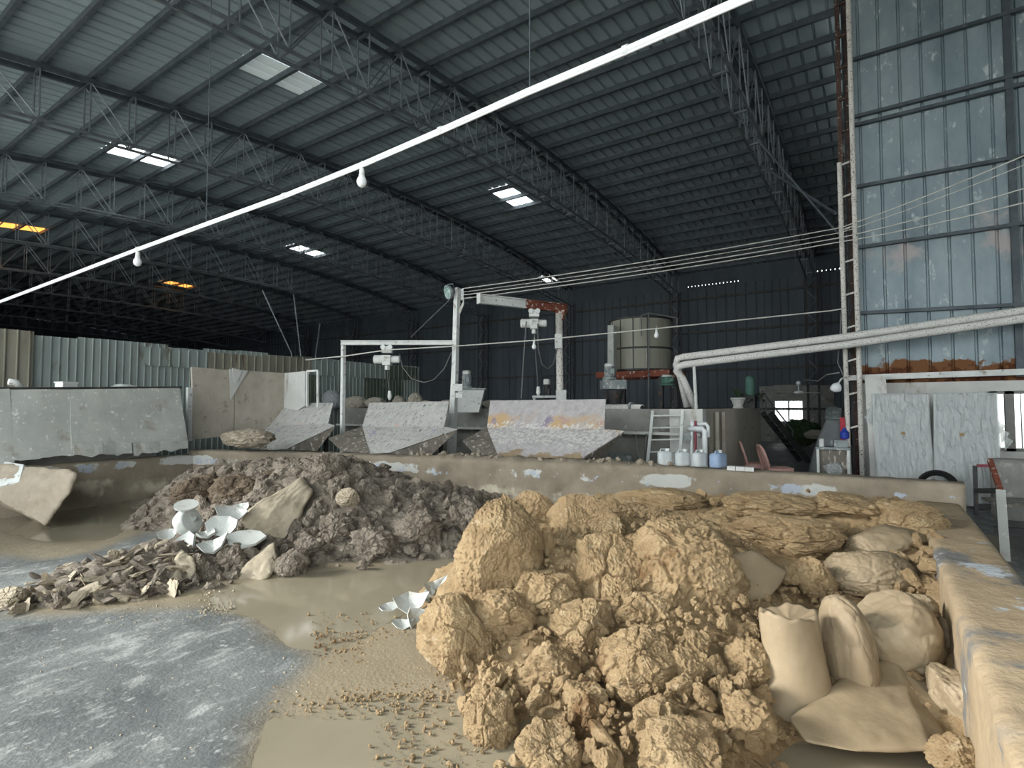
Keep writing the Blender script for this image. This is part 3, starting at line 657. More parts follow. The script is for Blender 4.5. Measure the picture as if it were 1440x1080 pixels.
back_y = lambda x: np.interp(x, [p[0] for p in back_line], [p[1] for p in back_line])
tan_heap = heap('tan_clay_heap', 'large heap of crumbly tan clay filling the right of the pit', lambda x, y: np.minimum(tan_f(x, y), .9) - .06, (-3.4, .34, 1.5, 7.5), .024, 'tan', 21, .06, .05, .024, clip=lambda x, y: (y < back_y(x) + .05) & (x < KX0 + .04))
grey_ctrl = foot([(185, 728), (215, 750), (245, 772), (0, 868), (100, 862), (200, 850), (300, 836), (360, 822), (440, 810), (520, 802), (600, 792), (655, 782), (60, 800), (130, 772), (190, 752), (0, 835), (-60, 860)], -.03) + top([
    (250, 672, 8.0), (300, 660, 8.0), (380, 660, 7.5), (440, 648, 7.1), (470, 650, 7.0), (520, 672, 7.0), (570, 690, 7.0), (620, 700, 7.0), (662, 708, 6.9), (300, 720, 6.8), (230, 712, 7.4), (370, 700, 6.7), (420, 700, 6.5), (480, 720, 6.3),
    (540, 730, 6.3), (600, 740, 6.2), (640, 752, 6.1), (350, 772, 5.6), (420, 772, 5.75), (300, 792, 5.3), (130, 805, 4.75), (200, 785, 5.05), (235, 768, 5.25), (60, 838, 4.5), (500, 770, 5.85), (580, 765, 5.95), (0, 850, 4.38)]) + [
    (-7.6, 5.9, .55), (-8.6, 5.8, .45), (-6.4, 6.2, .42), (-5.4, 6.4, .36), (-4.6, 6.6, .3), (-4.2, 6.0, .12), (-9.4, 5.3, .25), (-10.6, 4.4, .02), (-10.4, 3.4, -.05), (-3.4, 6.2, .12), (-3.2, 5.0, -.04)]
grey_f = tps(grey_ctrl)
grey_heap = heap('grey_clay_heap', 'heap of dark grey crumbled clay against the left of the pit wall', lambda x, y: np.minimum(grey_f(x, y), 1.05), (-11.0, -2.9, 1.2, 7.2), .034, 'grey', 33, .05, .085, .03, clip=lambda x, y: (y < back_y(x) + .05) & (x > CORN[0] + .12), f1s=4.5, f2s=11)

# big lumps of the tan heap
B = 'lump of clay'
ls = [
 ('big smooth rounded tan clay ball at the left end of the tan heap', 702, 778, 4.0, 126, 152, 'tan', dict(sub=6, amp=.05, crumb=.030, cuts=3, cd_=(.78, .92), depth=.36)),
 ('upright tan clay block standing just behind the rounded ball', 752, 722, 4.75, 62, 66, 'tan', dict(sub=5, amp=.10, crumb=.04, cuts=7)),
 ('tan clay block with a smooth cut top right of the rounded ball', 818, 748, 4.4, 118, 104, 'tan', dict(sub=6, amp=.10, crumb=.03, cuts=7)),
 ('cracked tall tan clay block in the middle of the heap', 850, 826, 3.85, 132, 158, 'tan', dict(sub=6, amp=.16, crumb=.09, cuts=7)),
 ('broad creased tan clay boulder at the crest of the heap', 966, 810, 3.85, 184, 176, 'tan', dict(sub=6, amp=.12, crumb=.055, cuts=5, cd_=(.7, .9))),
 ('crumbly tan clay chunk below the rounded ball', 765, 838, 3.7, 118, 104, 'tan', dict(sub=6, amp=.14, crumb=.08, cuts=6)),
 ('pale tan clay slab sloping down to the left puddle', 655, 905, 3.35, 150, 100, 'tan', dict(sub=6, amp=.12, crumb=.05, cuts=8, roll=-.7)),
 ('tan clay chunk above the sloping slab', 704, 872, 3.45, 104, 84, 'tan', dict(sub=5, amp=.14, crumb=.09, cuts=6)),
 ('grey-stained tan clay chunk in the middle of the slope', 772, 955, 3.0, 92, 98, 'tan', dict(sub=5, amp=.14, crumb=.09, clod=.08, cuts=6)),
 ('square-shouldered tan clay block on the lower slope', 900, 938, 2.95, 116, 104, 'tan', dict(sub=6, amp=.10, crumb=.07, cuts=8)),
 ('wedge of tan clay with a fluted face on the lower slope', 965, 945, 2.95, 92, 104, 'tan', dict(sub=5, amp=.10, crumb=.06, cuts=8)),
 ('creviced tan clay mass between the tall block and the creased boulder', 905, 868, 3.5, 116, 92, 'tan', dict(sub=6, amp=.14, crumb=.09, cuts=6)),
 ('rough tan clay mass under the tall cracked block', 826, 892, 3.35, 112, 92, 'tan', dict(sub=6, amp=.14, crumb=.09, cuts=6)),
 ('crumbly tan clay lump at the lower left foot of the heap', 690, 1010, 2.72, 78, 92, 'tan', dict(sub=6, amp=.12, crumb=.07, clod=.10, cuts=4)),
 ('tan clay lump at the bottom edge beside the crumbly foot', 770, 1062, 2.42, 96, 84, 'tan', dict(sub=6, amp=.14, crumb=.08, clod=.12, cuts=4)),
 ('flat-topped tan clay lump at the bottom centre', 955, 1068, 2.28, 112, 104, 'tan', dict(sub=6, amp=.10, crumb=.06, cuts=7)),
 ('tan clay lump with a rolled edge above the bottom centre', 925, 1010, 2.55, 74, 62, 'tan', dict(sub=5, amp=.14, crumb=.09, cuts=6)),
 ('tan clay lump left of the bottom centre shard', 820, 985, 2.75, 72, 62, 'tan', dict(sub=5, amp=.14, crumb=.09, clod=.1, cuts=6)),
 ('dark crumbly clay lump left of the smooth stump', 1050, 930, 2.95, 64, 70, 'tan', dict(sub=5, amp=.14, crumb=.07, clod=.12, cuts=4)),
 ('low crumbly clay lump at the foot of the smooth stump', 1045, 1020, 2.55, 86, 92, 'tan', dict(sub=5, amp=.14, crumb=.07, clod=.14, cuts=4)),
 ('crumbly upright clay block behind the smooth stump', 1140, 812, 3.95, 56, 86, 'tan', dict(sub=5, amp=.10, crumb=.08, cuts=6, roll=.35)),
 ('dark rounded clay log across the hollow', 1222, 808, 4.0, 124, 74, 'tansmooth', dict(sub=6, amp=.10, crumb=.03, cuts=4, cd_=(.75, .92))),
 ('smooth dark clay slab behind the rounded log', 1235, 768, 4.5, 150, 60, 'tansmooth', dict(sub=5, amp=.10, crumb=.03, cuts=6)),
 ('clay bank against the kerb at the upper right', 1272, 740, 4.7, 110, 80, 'tan', dict(sub=6, amp=.14, crumb=.07, cuts=6)),
 ('small pale clay block by the kerb', 1312, 828, 3.75, 44, 38, 'tan', dict(sub=4, amp=.10, crumb=.03, cuts=8)),
 ('flat clay slab leaning on the kerb', 1335, 900, 3.15, 62, 76, 'tansmooth', dict(sub=5, amp=.06, crumb=.03, cuts=8)),
 ('ribbed clay slab below the leaning slab', 1345, 985, 2.75, 74, 110, 'tansmooth', dict(sub=5, amp=.08, crumb=.05, cuts=7, roll=.3)),
 ('crumbly clay lump at the bottom right corner of the pit', 1345, 1066, 2.4, 80, 60, 'tan', dict(sub=5, amp=.12, crumb=.08, clod=.1, cuts=4)),
 ('long low tan clay ridge behind the creased boulder', 920, 704, 5.9, 150, 34, 'tan', dict(sub=5, amp=.12, crumb=.06, cuts=4, depth=.35)),
 ('tan clay ridge in front of the peeling plaster', 1080, 712, 5.3, 130, 40, 'tan', dict(sub=5, amp=.14, crumb=.08, cuts=4, depth=.4)),
 ('tan clay ridge toward the right end of the pit wall', 1190, 712, 5.1, 110, 40, 'tan', dict(sub=5, amp=.14, crumb=.08, cuts=4, depth=.4)),
 ('dark brown clay bank under the ridge', 1110, 752, 4.7, 150, 62, 'tan', dict(sub=6, amp=.12, crumb=.06, cuts=4, depth=.4)),
 ('smooth bulging clay fold beside the stump', 1192, 925, 3.0, 66, 172, 'tansmooth', dict(sub=6, amp=.10, crumb=.012, cuts=1, roll=.12, depth=.2)),
 ('large smooth clay bulge overhanging the wedge slab', 1262, 892, 3.12, 112, 116, 'tansmooth', dict(sub=6, amp=.12, crumb=.012, cuts=2, cd_=(.7, .9), depth=.22)),
 ('torn clay edge on top of the smooth bulge', 1285, 856, 3.25, 60, 50, 'tansmooth', dict(sub=5, amp=.16, crumb=.08, cuts=3)),
]
for i, (lab, u, v, d, w, h, m, k) in enumerate(ls):
    put_lump('clay_lump', lab, B, u, v, d, w, h, m, 100 + i, group='clay lumps of the tan heap', **k)
def hp(lst): return [P(u, v, d=d) for u, v, d in lst]
single('clay_slab', hull(hp([(1028, 778, 3.75), (1062, 774, 3.8), (1108, 802, 3.75), (1100, 820, 3.7), (1078, 842, 3.6), (1030, 850, 3.5), (1034, 790, 4.0), (1100, 815, 4.0), (1040, 860, 3.8)]), 12, 2, 5, .012, 4, .004), MT['tansmooth'], 'flat-faced olive clay slab right of the creased boulder', B, smooth=True)
single('clay_slab', hull(hp([(1205, 938, 2.95), (1258, 925, 3.02), (1288, 985, 2.78), (1328, 1032, 2.6), (1310, 1060, 2.42), (1215, 1062, 2.42), (1130, 1044, 2.5), (1108, 1012, 2.62), (1160, 990, 2.75), (1275, 930, 3.3), (1150, 980, 3.2), (1340, 1010, 2.9)]), 14, 3, 7, .016, 4, .003), MT['tansmooth'], 'pale smooth clay wedge at the bottom right above the small puddle', B, smooth=True)
single('clay_slab', hull(hp([(1262, 930, 3.0), (1300, 935, 3.1), (1345, 1000, 2.8), (1335, 1035, 2.65), (1290, 985, 2.76), (1290, 950, 3.2), (1350, 1010, 3.0)]), 10, 3, 9, .012, 4, .004), MT['tansmooth'], 'sloping smooth clay slab right of the pale wedge', B, smooth=True)
single('clay_shard', hull(hp([(828, 1010, 2.5), (845, 1015, 2.5), (876, 1062, 2.3), (874, 1085, 2.3), (858, 1088, 2.3), (830, 1030, 2.45), (850, 1030, 2.6), (876, 1085, 2.4)]), 8, 1, 4, .006, 6, .003), MT['tan'], 'thin leaning clay shard at the bottom edge', B, smooth=True)
# stump: a torn cylinder of extruded clay
c = P(1122, 1015, d=2.86); c[2] = 0.0
vs = []; fs = []; nr_, ns_ = 30, 56
prof = [(.205, -.02), (.20, .05), (.178, .12), (.160, .20), (.152, .28), (.150, .36), (.150, .44), (.146, .52)]
for j in range(nr_):
    t = j / (nr_ - 1); z = -.02 + .54 * t; r = np.interp(z, [p[1] for p in prof], [p[0] for p in prof])
    for k in range(ns_):
        a = 2 * math.pi * k / ns_; ca, sa = math.cos(a), math.sin(a)
        rag = 1 + .05 * math.sin(3 * a + 1) * t
        q = c + RGT * (r * ca * rag + .012 * math.sin(z * 9)) + FWD * (r * .72 * sa * rag + .05 * t); zz = z + (t ** 4) * (.014 * math.sin(2 * a) + .007 * math.sin(5 * a + 2) + .005 * math.sin(11 * a)) 
        vs.append((q[0], q[1], zz))
for j in range(nr_ - 1):
    for k in range(ns_): fs.append((j * ns_ + k, j * ns_ + (k + 1) % ns_, (j + 1) * ns_ + (k + 1) % ns_, (j + 1) * ns_ + k))
o = len(vs)
for s_, dz in ((.86, -.004), (.5, -.03), (.0, -.035)):
    for k in range(ns_):
        e = np.array(vs[(nr_ - 1) * ns_ + k]); cc = np.array(vs[(nr_ - 1) * ns_:(nr_) * ns_]).mean(0); q = cc + (e - cc) * s_; vs.append((q[0], q[1], q[2] + dz))
for j in range(nr_ - 1, nr_ + 2):
    for k in range(ns_): fs.append((j * ns_ + k, j * ns_ + (k + 1) % ns_, (j + 1) * ns_ + (k + 1) % ns_, (j + 1) * ns_ + k))
vv = np.array(vs); dsp = fbm(vv * 7, 3, 4) * .012; cen = vv.mean(0); nn = vv - cen; nn[:, 2] = 0; nn /= np.linalg.norm(nn, axis=1)[:, None] + 1e-6
mb = MB(); mb.v = (vv + nn * dsp[:, None]).tolist(); mb.f = fs
single('clay_stump', mb, MT['tansmooth'], 'smooth pale clay stump with a torn rim standing in the right hollow', B, smooth=True)
# lumps of the grey heap
single('clay_slab', hull(hp([(338, 732, 5.9), (360, 710, 6.1), (425, 672, 6.5), (438, 690, 6.4), (420, 730, 6.1), (400, 760, 5.85), (352, 748, 5.8), (350, 720, 6.6), (430, 690, 7.0), (400, 760, 6.4)]), 14, 1, 11, .05, 3, .014), MT['paleclay'], 'broad pale flat-faced clay slab leaning in the grey heap', B, smooth=True)
single('clay_slab', hull(hp([(334, 822, 5.05), (340, 800, 5.2), (385, 762, 5.45), (390, 795, 5.25), (378, 812, 5.12), (350, 824, 5.05), (345, 790, 5.8), (395, 790, 5.8)]), 12, 1, 12, .035, 4, .012), MT['paleclay'], 'pale wedge of clay standing at the edge of the puddle', B, smooth=True)
single('clay_slab', hull(hp([(246, 785, 5.05), (256, 776, 5.15), (272, 784, 5.1), (277, 812, 4.95), (262, 824, 4.9), (247, 810, 4.98), (262, 800, 5.4), (280, 805, 5.3)]), 10, 1, 13, .03, 4, .012), MT['paleclay'], 'small pale clay block below the broken ceramics', B, smooth=True)
gl = [('tall crumbly grey clay crag at the top of the grey heap', 462, 660, 6.9, 48, 52, 'grey', .12), ('dark crumbly lump left of the crag', 425, 668, 7.0, 44, 40, 'grey', .12), ('rust-brown crumbly lump at the top left of the grey heap', 398, 672, 7.3, 64, 48, 'brownclay', .14),
      ('brown rounded lump at the left of the grey heap', 275, 690, 7.4, 70, 54, 'brownclay', .1), ('brown low lump behind the broken ceramics', 330, 690, 7.2, 90, 46, 'brownclay', .12), ('pale small block near the top of the grey heap', 490, 700, 6.4, 34, 28, 'paleclay', 0.0),
      ('crumbly lump on the middle of the grey heap', 470, 745, 6.0, 60, 50, 'grey', .16), ('crumbly lump low on the grey heap above the puddle', 520, 765, 5.8, 70, 50, 'grey', .16), ('crumbly lump toward the right of the grey heap', 590, 745, 6.0, 70, 54, 'grey', .16),
      ('rounded lump at the right end of the grey heap', 650, 716, 6.8, 46, 40, 'grey', .10), ('crumbly lump at the upper right of the grey heap', 555, 700, 6.8, 60, 38, 'grey', .16), ('grey lump beside the pale wedge', 412, 795, 5.3, 52, 44, 'grey', .12),
      ('crumbly mass above the pale wedge', 330, 785, 5.4, 60, 44, 'grey', .16), ('grey lump on the lower centre of the grey heap', 440, 775, 5.7, 60, 44, 'grey', .16), ('pale boulder at the far left end of the rubble', 14, 842, 4.4, 50, 32, 'paleclay', .06), ('tiny round clod alone at the edge of the puddle', 508, 796, 5.4, 16, 13, 'grey', .1)]
for i, (lab, u, v, d, w, h, m, cl) in enumerate(gl):
    put_lump('clay_lump', lab, B, u, v, d, w, h, m, 200 + i, group='clay lumps of the grey heap', sub=6 if w > 40 else 5, amp=.14, crumb=.08, clod=cl, cuts=6)
# countable clods scattered over the heaps
CLOD = [lump(300 + i, 4, amp=.16, crumb=.10, clod=.14, cuts=11, cd_=(.4, .8)) for i in range(10)]
def clod_meshes(m, flat=1.0):
    return [mesh_data('clay_clod', v * np.array([1, .8, .7 * flat]), f, MT[m], False) for v, f in CLOD]
def scatter(fn, region, n, meshes, rmin, rmax, seed, label, group, name='clay_clod', clip=None, sink=.25, chip=False):
    rng = np.random.RandomState(seed); k = 0; tries = 0
    while k < n and tries < 40000:
        tries += 1; u = rng.uniform(region[0], region[2]); v = rng.uniform(region[1], region[3])
        p = None
        for d in np.arange(2.2, 9.0, .06):
            q = P(u, v, d=d)
            if q[2] <= fn(q[0], q[1]) + .02: p = q; break
        if p is None or (clip and not clip(u, v, p)): continue
        r = rmin + (rmax - rmin) * rng.rand() ** 2.2
        o = bpy.data.objects.new(name, meshes[rng.randint(len(meshes))]); COL.objects.link(o)
        o.location = (p[0], p[1], p[2] + r * (.5 - sink)); o.rotation_euler = rng.uniform(-3.1, 3.1, 3); s = r * rng.uniform(.75, 1.3, 3)
        if chip: s = s * np.array((1.35, .9, .5)); o.rotation_euler = (rng.normal() * .5, rng.normal() * .5, rng.uniform(-3.1, 3.1))
        o.scale = s
        setp(o, label, 'clay clod', group); k += 1
surf_t = lambda x, y: np.maximum(np.minimum(tan_f(x, y), .9), .0)
surf_g = lambda x, y: np.maximum(np.minimum(grey_f(x, y), 1.05), .0)
tm, gm = clod_meshes('tan'), clod_meshes('grey'); gp = clod_meshes('paleclay', .6)
scatter(surf_t, (600, 830, 1080, 1090), 200, tm, .018, .085, 1, 'crumbly tan clod on the front slope of the tan heap', 'tan clods on the front slope', name='tan_clod', clip=lambda u, v, p: tan_f(p[0], p[1]) > .02)
scatter(surf_t, (650, 690, 1330, 840), 70, tm, .03, .11, 2, 'crumbly tan clod on the upper part of the tan heap', 'tan clods on the heap top', name='tan_clod', clip=lambda u, v, p: tan_f(p[0], p[1]) > .1)
scatter(surf_g, (260, 650, 670, 815), 260, gm, .04, .13, 3, 'dark crumbled clod on the grey heap', 'grey clods on the grey heap', name='grey_clod', clip=lambda u, v, p: grey_f(p[0], p[1]) > .04)
scatter(surf_g, (0, 765, 262, 868), 220, gm + gp, .03, .095, 4, 'flat grey chip of dried clay in the rubble tail at the left', 'rubble tail chips', name='rubble_piece', chip=True, clip=lambda u, v, p: grey_f(p[0], p[1]) > -.005)
mm0 = clod_meshes('mud'); rg_ = np.random.RandomState(19)
for k in range(70):
    x_ = rg_.uniform(-6.2, -2.3); o = bpy.data.objects.new('mud_clod', mm0[rg_.randint(len(mm0))]); COL.objects.link(o); r_ = .02 + .05 * rg_.rand() ** 2
    o.location = (x_, float(back_y(x_)) + rg_.uniform(.02, .2), .83 + r_ * .2); o.rotation_euler = rg_.uniform(-3, 3, 3); o.scale = (r_, r_, r_)
    setp(o, 'dried mud clod lying along the top of the pit wall', 'clay clod', 'mud clods on the pit wall')
def crumbs(name, label, pts, rr, m, seed):
    rng = np.random.RandomState(seed); v, f = ICO[2]; V = []; Fs = []; o = 0; f = np.array(f)
    for p in pts:
        s = rr * (.4 + rng.rand() ** 2 * 1.6); w = v * (1 + rng.normal(size=(len(v), 1)) * .18) * rng.uniform(.6, 1.3, 3) * s
        V.append(w @ rot(rng).T + np.array(p)); Fs.append(f + o); o += len(v)
    mb = MB(); mb.v = np.concatenate(V).tolist(); mb.f = np.concatenate(Fs).tolist(); return single(name, mb, MT[m], label, 'clay crumbs', kind='stuff')
rng = np.random.RandomState(77)
def px_pts(polys, n, fn=None):
    out = []
    for (u0, v0, u1, v1), k in polys:
        for _ in range(int(n * k)):
            p = P(rng.uniform(u0, u1), rng.uniform(v0, v1), Z=.01); out.append((p[0], p[1], p[2] + (max(0, fn(p[0], p[1])) if fn else 0)))
    return out
crumbs('clay_crumbs', 'scattered tan clay crumbs on the muddy floor', px_pts([((440, 885, 620, 935), 1.2), ((480, 930, 640, 985), 1.6), ((380, 960, 640, 1010), .8), ((520, 1010, 680, 1080), .5), ((430, 860, 620, 900), .3)], 420), .0048, 'tan', 5)
crumbs('clay_crumbs', 'pale clay grit below the rubble tail on the concrete floor', px_pts([((150, 845, 330, 880), 1.2), ((0, 880, 420, 1080), .5), ((280, 830, 330, 870), .6)], 260), .0042, 'paleclay', 6)
def heap_pts(fn, box, n, thr):
    out = []
    while len(out) < n:
        x, y = rng.uniform(box[0], box[1]), rng.uniform(box[2], box[3]); z = float(fn(x, y))
        if z > thr: out.append((x, y, z + .01))
    return out
crumbs('clay_crumbs', 'fine tan crumbs covering the front slope of the tan heap', heap_pts(tan_f, (-2.2, .2, 1.8, 4.6), 1500, .0), .014, 'tan', 8)
crumbs('clay_crumbs', 'fine grey crumbs covering the grey heap', heap_pts(grey_f, (-9.5, -3.6, 2.0, 6.8), 1800, .0), .022, 'grey', 9)
# broken ceramics
def shard(c, size, seed, bend=.5, th=.012, tilt=None):
    rng = np.random.RandomState(seed); n = 8; rings = 5; R = rot(rng) if tilt is None else tilt
    out = [rng.uniform(.68, 1.1) for _ in range(n)]; el = rng.uniform(.5, .8); bend = bend * .7; vs = []; fs = []
    for side in (0, 1):
        for j in range(rings + 1):
            for k in range(n):
                a = 2 * math.pi * k / n; r = out[k] * j / rings; x, y = r * math.cos(a), r * math.sin(a) * el
                z = bend * (x * x) - side * th / size; vs.append((x, y, z))
    m = (rings + 1) * n
    for side in (0, 1):
        for j in range(rings):
            for k in range(n):
                q = (side * m + j * n + k, side * m + j * n + (k + 1) % n, side * m + (j + 1) * n + (k + 1) % n, side * m + (j + 1) * n + k); fs.append(q if side else q[::-1])
    for k in range(n): fs.append((rings * n + k, rings * n + (k + 1) % n, m + rings * n + (k + 1) % n, m + rings * n + k))
    return MB().add(np.array(vs) * size @ R.T + np.array(c), fs)
def Rx(a): return np.array([[1, 0, 0], [0, math.cos(a), -math.sin(a)], [0, math.sin(a), math.cos(a)]])
def Ry(a): return np.array([[math.cos(a), 0, math.sin(a)], [0, 1, 0], [-math.sin(a), 0, math.cos(a)]])
def Rz(a): return np.array([[math.cos(a), -math.sin(a), 0], [math.sin(a), math.cos(a), 0], [0, 0, 1]])
SH = [(262, 732, 5.75, .15, 'curved ceramic bowl fragment on the left of the broken pieces', 1.2, -.9, 0), (236, 748, 5.6, .09, 'small ceramic fragment at the left edge of the broken pieces', 1.0, -1.1, .6), (262, 762, 5.45, .16, 'wide white ceramic rim fragment facing the front', .9, -1.2, .2), (316, 738, 5.6, .17, 'hollow ceramic corner fragment in the middle of the pieces', .6, -1.0, -.4),
      (345, 752, 5.5, .18, 'large flat white ceramic slab at the right of the pieces', .15, -.45, .3), (300, 765, 5.35, .14, 'curled white ceramic fragment at the front of the pieces', 1.1, -.5, 1.2), (325, 718, 5.9, .15, 'long white ceramic fragment behind the others', .7, -.8, .1), (290, 748, 5.5, .10, 'small grey-white ceramic chip between the larger pieces', .8, -.3, 2.0), (336, 712, 6.0, .12, 'white ceramic chip at the back right of the pieces', .6, -1.0, .8)]
for i, (u, v, d, s, lab, bend, tx, tz) in enumerate(SH):
    single('ceramic_shard', shard(P(u, v + 3, d=d), s * 1.1, 500 + i, bend, .028, VIEW @ Rz(tz * .4) @ Rx(-tx) @ Ry(.3 * math.sin(i * 2.3))), MT['ceramic'], lab, 'ceramic shard', 'broken ceramics on the grey heap')
put_lump('ceramic_pot', 'broken white ceramic pan trap with a flared rim lying on the grey heap', 'ceramic shard', 263, 735, 5.7, 34, 40, 'ceramic', 640, amp=.06, crumb=0, cuts=2)
p = P(262, 712, d=5.7); single('ceramic_collar', MB().lathe(p, [(.05, -.12), (.052, -.02), (.11, .0), (.115, .02), (.05, .015)], 20, axis=(.3, -.2, 1)), MT['ceramic'], 'flared ceramic pipe collar standing above the broken pan', 'ceramic shard')
p = P(228, 815, d=4.9); single('ceramic_tile', MB().box(p, (.26, .20, .03), R=Rz(.5) @ Rx(.35)).box(p + np.array([.1, .05, .02]), (.02, .2, .03), R=Rz(.5) @ Rx(.35)), MT['paleclay'], 'muddy flat tile with a raised edge on the rubble tail', 'tile')
CS = [(640, 830, 4.6, .10, 'pale blue-white clay trimming standing against the tan ball', .9, -1.3, .3), (612, 842, 4.45, .11, 'crumpled white clay trimming beside the tan ball', 1.2, -.8, 1.0), (600, 856, 4.35, .09, 'crumpled white clay trimming in the middle of the strip', 1.3, -.6, 2.2), (575, 862, 4.25, .12, 'curled white clay trimming lying in the puddle edge', 1.0, -.5, .4),
      (548, 868, 4.2, .10, 'thin white clay trimming at the left tip of the strip', .5, -.2, 1.4), (582, 885, 4.05, .10, 'upright white clay trimming at the front of the strip', 1.1, -1.1, 1.9), (566, 892, 3.98, .07, 'small white clay trimming at the front tip', .7, -.3, .8), (622, 858, 4.3, .08, 'small white clay trimming behind the strip', 1.4, -1.0, 2.8)]
for i, (u, v, d, s, lab, bend, tx, tz) in enumerate(CS):
    single('clay_trimming', shard(P(u, v - 14, d=d), s * 1.25, 560 + i, bend, .008, VIEW @ Rz(tz * .5) @ Rx(-tx)), MT['ceramic'], lab, 'clay trimming', 'white clay trimmings by the puddle')
# ------------------------------------------------------------------ feed hoppers behind the pit wall
def sheet_grid(c, nu=14, nv=12, th=.02, amp=.02, fr=2.5, seed=0, edge=0.0):
    """bent thick sheet over four corners (tl, tr, br, bl)"""
    tl, tr, br, bl = [np.array(p, float) for p in c]; nrm = n3(np.cross(tr - tl, bl - tl)); U, Vv = np.meshgrid(np.linspace(0, 1, nu), np.linspace(0, 1, nv)); U = U.ravel()[:, None]; Vv = Vv.ravel()[:, None]
    Q = (tl * (1 - U) + tr * U) * (1 - Vv) + (bl * (1 - U) + br * U) * Vv
    d = amp * fbm(Q * fr, 3, seed) * 2
    Q = Q + nrm * d[:, None]
    if edge: Q = Q + (bl - tl) / np.linalg.norm(bl - tl) * (edge * fbm(Q * 6, 3, seed + 1) * 2 * (Vv.ravel() ** 6))[:, None]
    Q2 = Q - nrm * th; m = nu * nv; f = []
    for j in range(nv - 1):
        for i in range(nu - 1):
            a = j * nu + i; f.append((a, a + 1, a + nu + 1, a + nu)); f.append((m + a, m + a + nu, m + a + nu + 1, m + a + 1))
    for i in range(nu - 1): f += [(i, m + i, m + i + 1, i + 1), ((nv - 1) * nu + i, (nv - 1) * nu + i + 1, m + (nv - 1) * nu + i + 1, m + (nv - 1) * nu + i)]
    for j in range(nv - 1): f += [(j * nu, (j + 1) * nu, m + (j + 1) * nu, m + j * nu), (j * nu + nu - 1, m + j * nu + nu - 1, m + (j + 1) * nu + nu - 1, (j + 1) * nu + nu - 1)]
    return MB().add(np.concatenate([Q, Q2]), f)
def hopper(label, k, m1):
    q = {n: P(u, v, Y=y) for n, (u, v, y) in k.items()}
    base = q['ll'].copy(); base[2] = 0
    t = thing('feed_hopper', label, 'hopper', base, 'feed hoppers along the pit wall')
    t.location = (base[0], base[1], .75); BASE[t.name] = np.array([base[0], base[1], .75])
    part('back_plate', sheet_grid((q['tl'], q['tr'], q['mr'], q['ml']), 16, 8, .012, .006, 2, 1), MT[m1], t)
    part('chute_plate', sheet_grid((q['ml'], q['mr'], q['lr'], q['ll']), 16, 10, .012, .018, 3, 2), MT[m1], t)
    part('right_wing', sheet_grid((q['mr'], q['rt'], q['lr'] + (q['rt'] - q['lr']) * .05, q['lr']), 8, 8, .012, .004, 2, 3), MT[m1], t)
    part('left_wing', sheet_grid((q['lw1'], q['ml'], q['ll'], q['lw2']), 10, 8, .012, .012, 3, 4), MT['trough'], t)
    part('side_panel', MB().plate([q['rt'] + np.array([0, .015, -.01]), q['lr'] + np.array([0, .015, -.012]), q['ub']], .012), MT['trough'], t)
    lo = q['ll'] * .5 + q['lr'] * .5
    for a, dx in ((q['ml'], .1), (q['mr'], -.1)):
        part('leg', MB().bar((a[0] + dx, a[1] + .02, .0), (a[0] + dx, a[1] + .02, a[2] - .03), .06, .06), MT['darksteel'], t)
        part('brace', MB().bar((a[0] + dx, a[1] + .02, .35), (lo[0] + dx * .5, lo[1] + .06, .72), .04, .04), MT['darksteel'], t)
    part('rib', MB().tube([q['ml'], q['ml'] * .5 + q['ll'] * .5 + np.array([-.03, -.02, 0]), q['ll']], .012, 6), MT['trough'], t)
    part('lifting_eye', MB().tube([(q['tl'] + q['tr']) / 2 + np.array([0, 0, -.06]), (q['tl'] + q['tr']) / 2 + np.array([0, -.02, -.06])], .015, 8), MT['black'], t)
    return t
hopper('widest feed hopper, its plate splashed orange and white, nearest the ladder', dict(tl=(690, 564, 8.3), tr=(852, 562, 8.3), ml=(685, 602, 7.85), mr=(850, 604, 7.85), ll=(702, 646, 6.98), lr=(818, 645, 7.12), rt=(878, 607, 7.6), lw1=(650, 620, 7.25), lw2=(668, 640, 6.95), ub=(842, 648, 7.5)), 'splash')
hopper('middle feed hopper with a white speckled plate left of the tall pole', dict(tl=(520, 567, 7.75), tr=(632, 565, 7.75), ml=(510, 600, 7.3), mr=(625, 601, 7.3), ll=(520, 638, 6.5), lr=(548, 637, 6.6), rt=(643, 604, 7.1), lw1=(462, 617, 6.6), lw2=(480, 634, 6.4), ub=(600, 646, 7.0)), 'splash2')
hopper('smallest feed hopper on the left, half buried in rubble by the mud board', dict(tl=(388, 567, 7.3), tr=(469, 567, 7.3), ml=(372, 598, 6.9), mr=(462, 596, 6.9), ll=(376, 633, 6.1), lr=(402, 632, 6.15), rt=(471, 599, 6.7), lw1=(336, 612, 6.3), lw2=(346, 630, 6.05), ub=(446, 634, 6.6)), 'splash2')
put_lump('mud_mound', 'low pale mud mound between the mud board and the smallest hopper', 'mud', 345, 616, 9.6, 84, 30, 'mud', 41, amp=.14, crumb=.06, clod=.1, cuts=3, depth=.35)
single('clay_caked_chute', hull(hp([(-30, 650, 7.9), (38, 655, 7.6), (95, 662, 7.4), (110, 668, 7.3), (100, 692, 7.2), (66, 738, 7.2), (0, 705, 7.4), (-30, 690, 7.6), (60, 660, 8.2), (60, 735, 7.8)]), 12, 2, 14, .06, 3, .02), MT['mud'], 'clay-caked chute tip hanging into the pit at the far left', 'chute', smooth=True)
single('chute_plate', sheet_grid((P(-20, 646, d=8.0), P(36, 655, d=7.65), P(30, 680, d=7.5), P(-20, 690, d=7.5)), 8, 6, .03, .02, 3, 5), MT['white'], 'pinkish white plate on the clay-caked chute at the far left', 'plate')

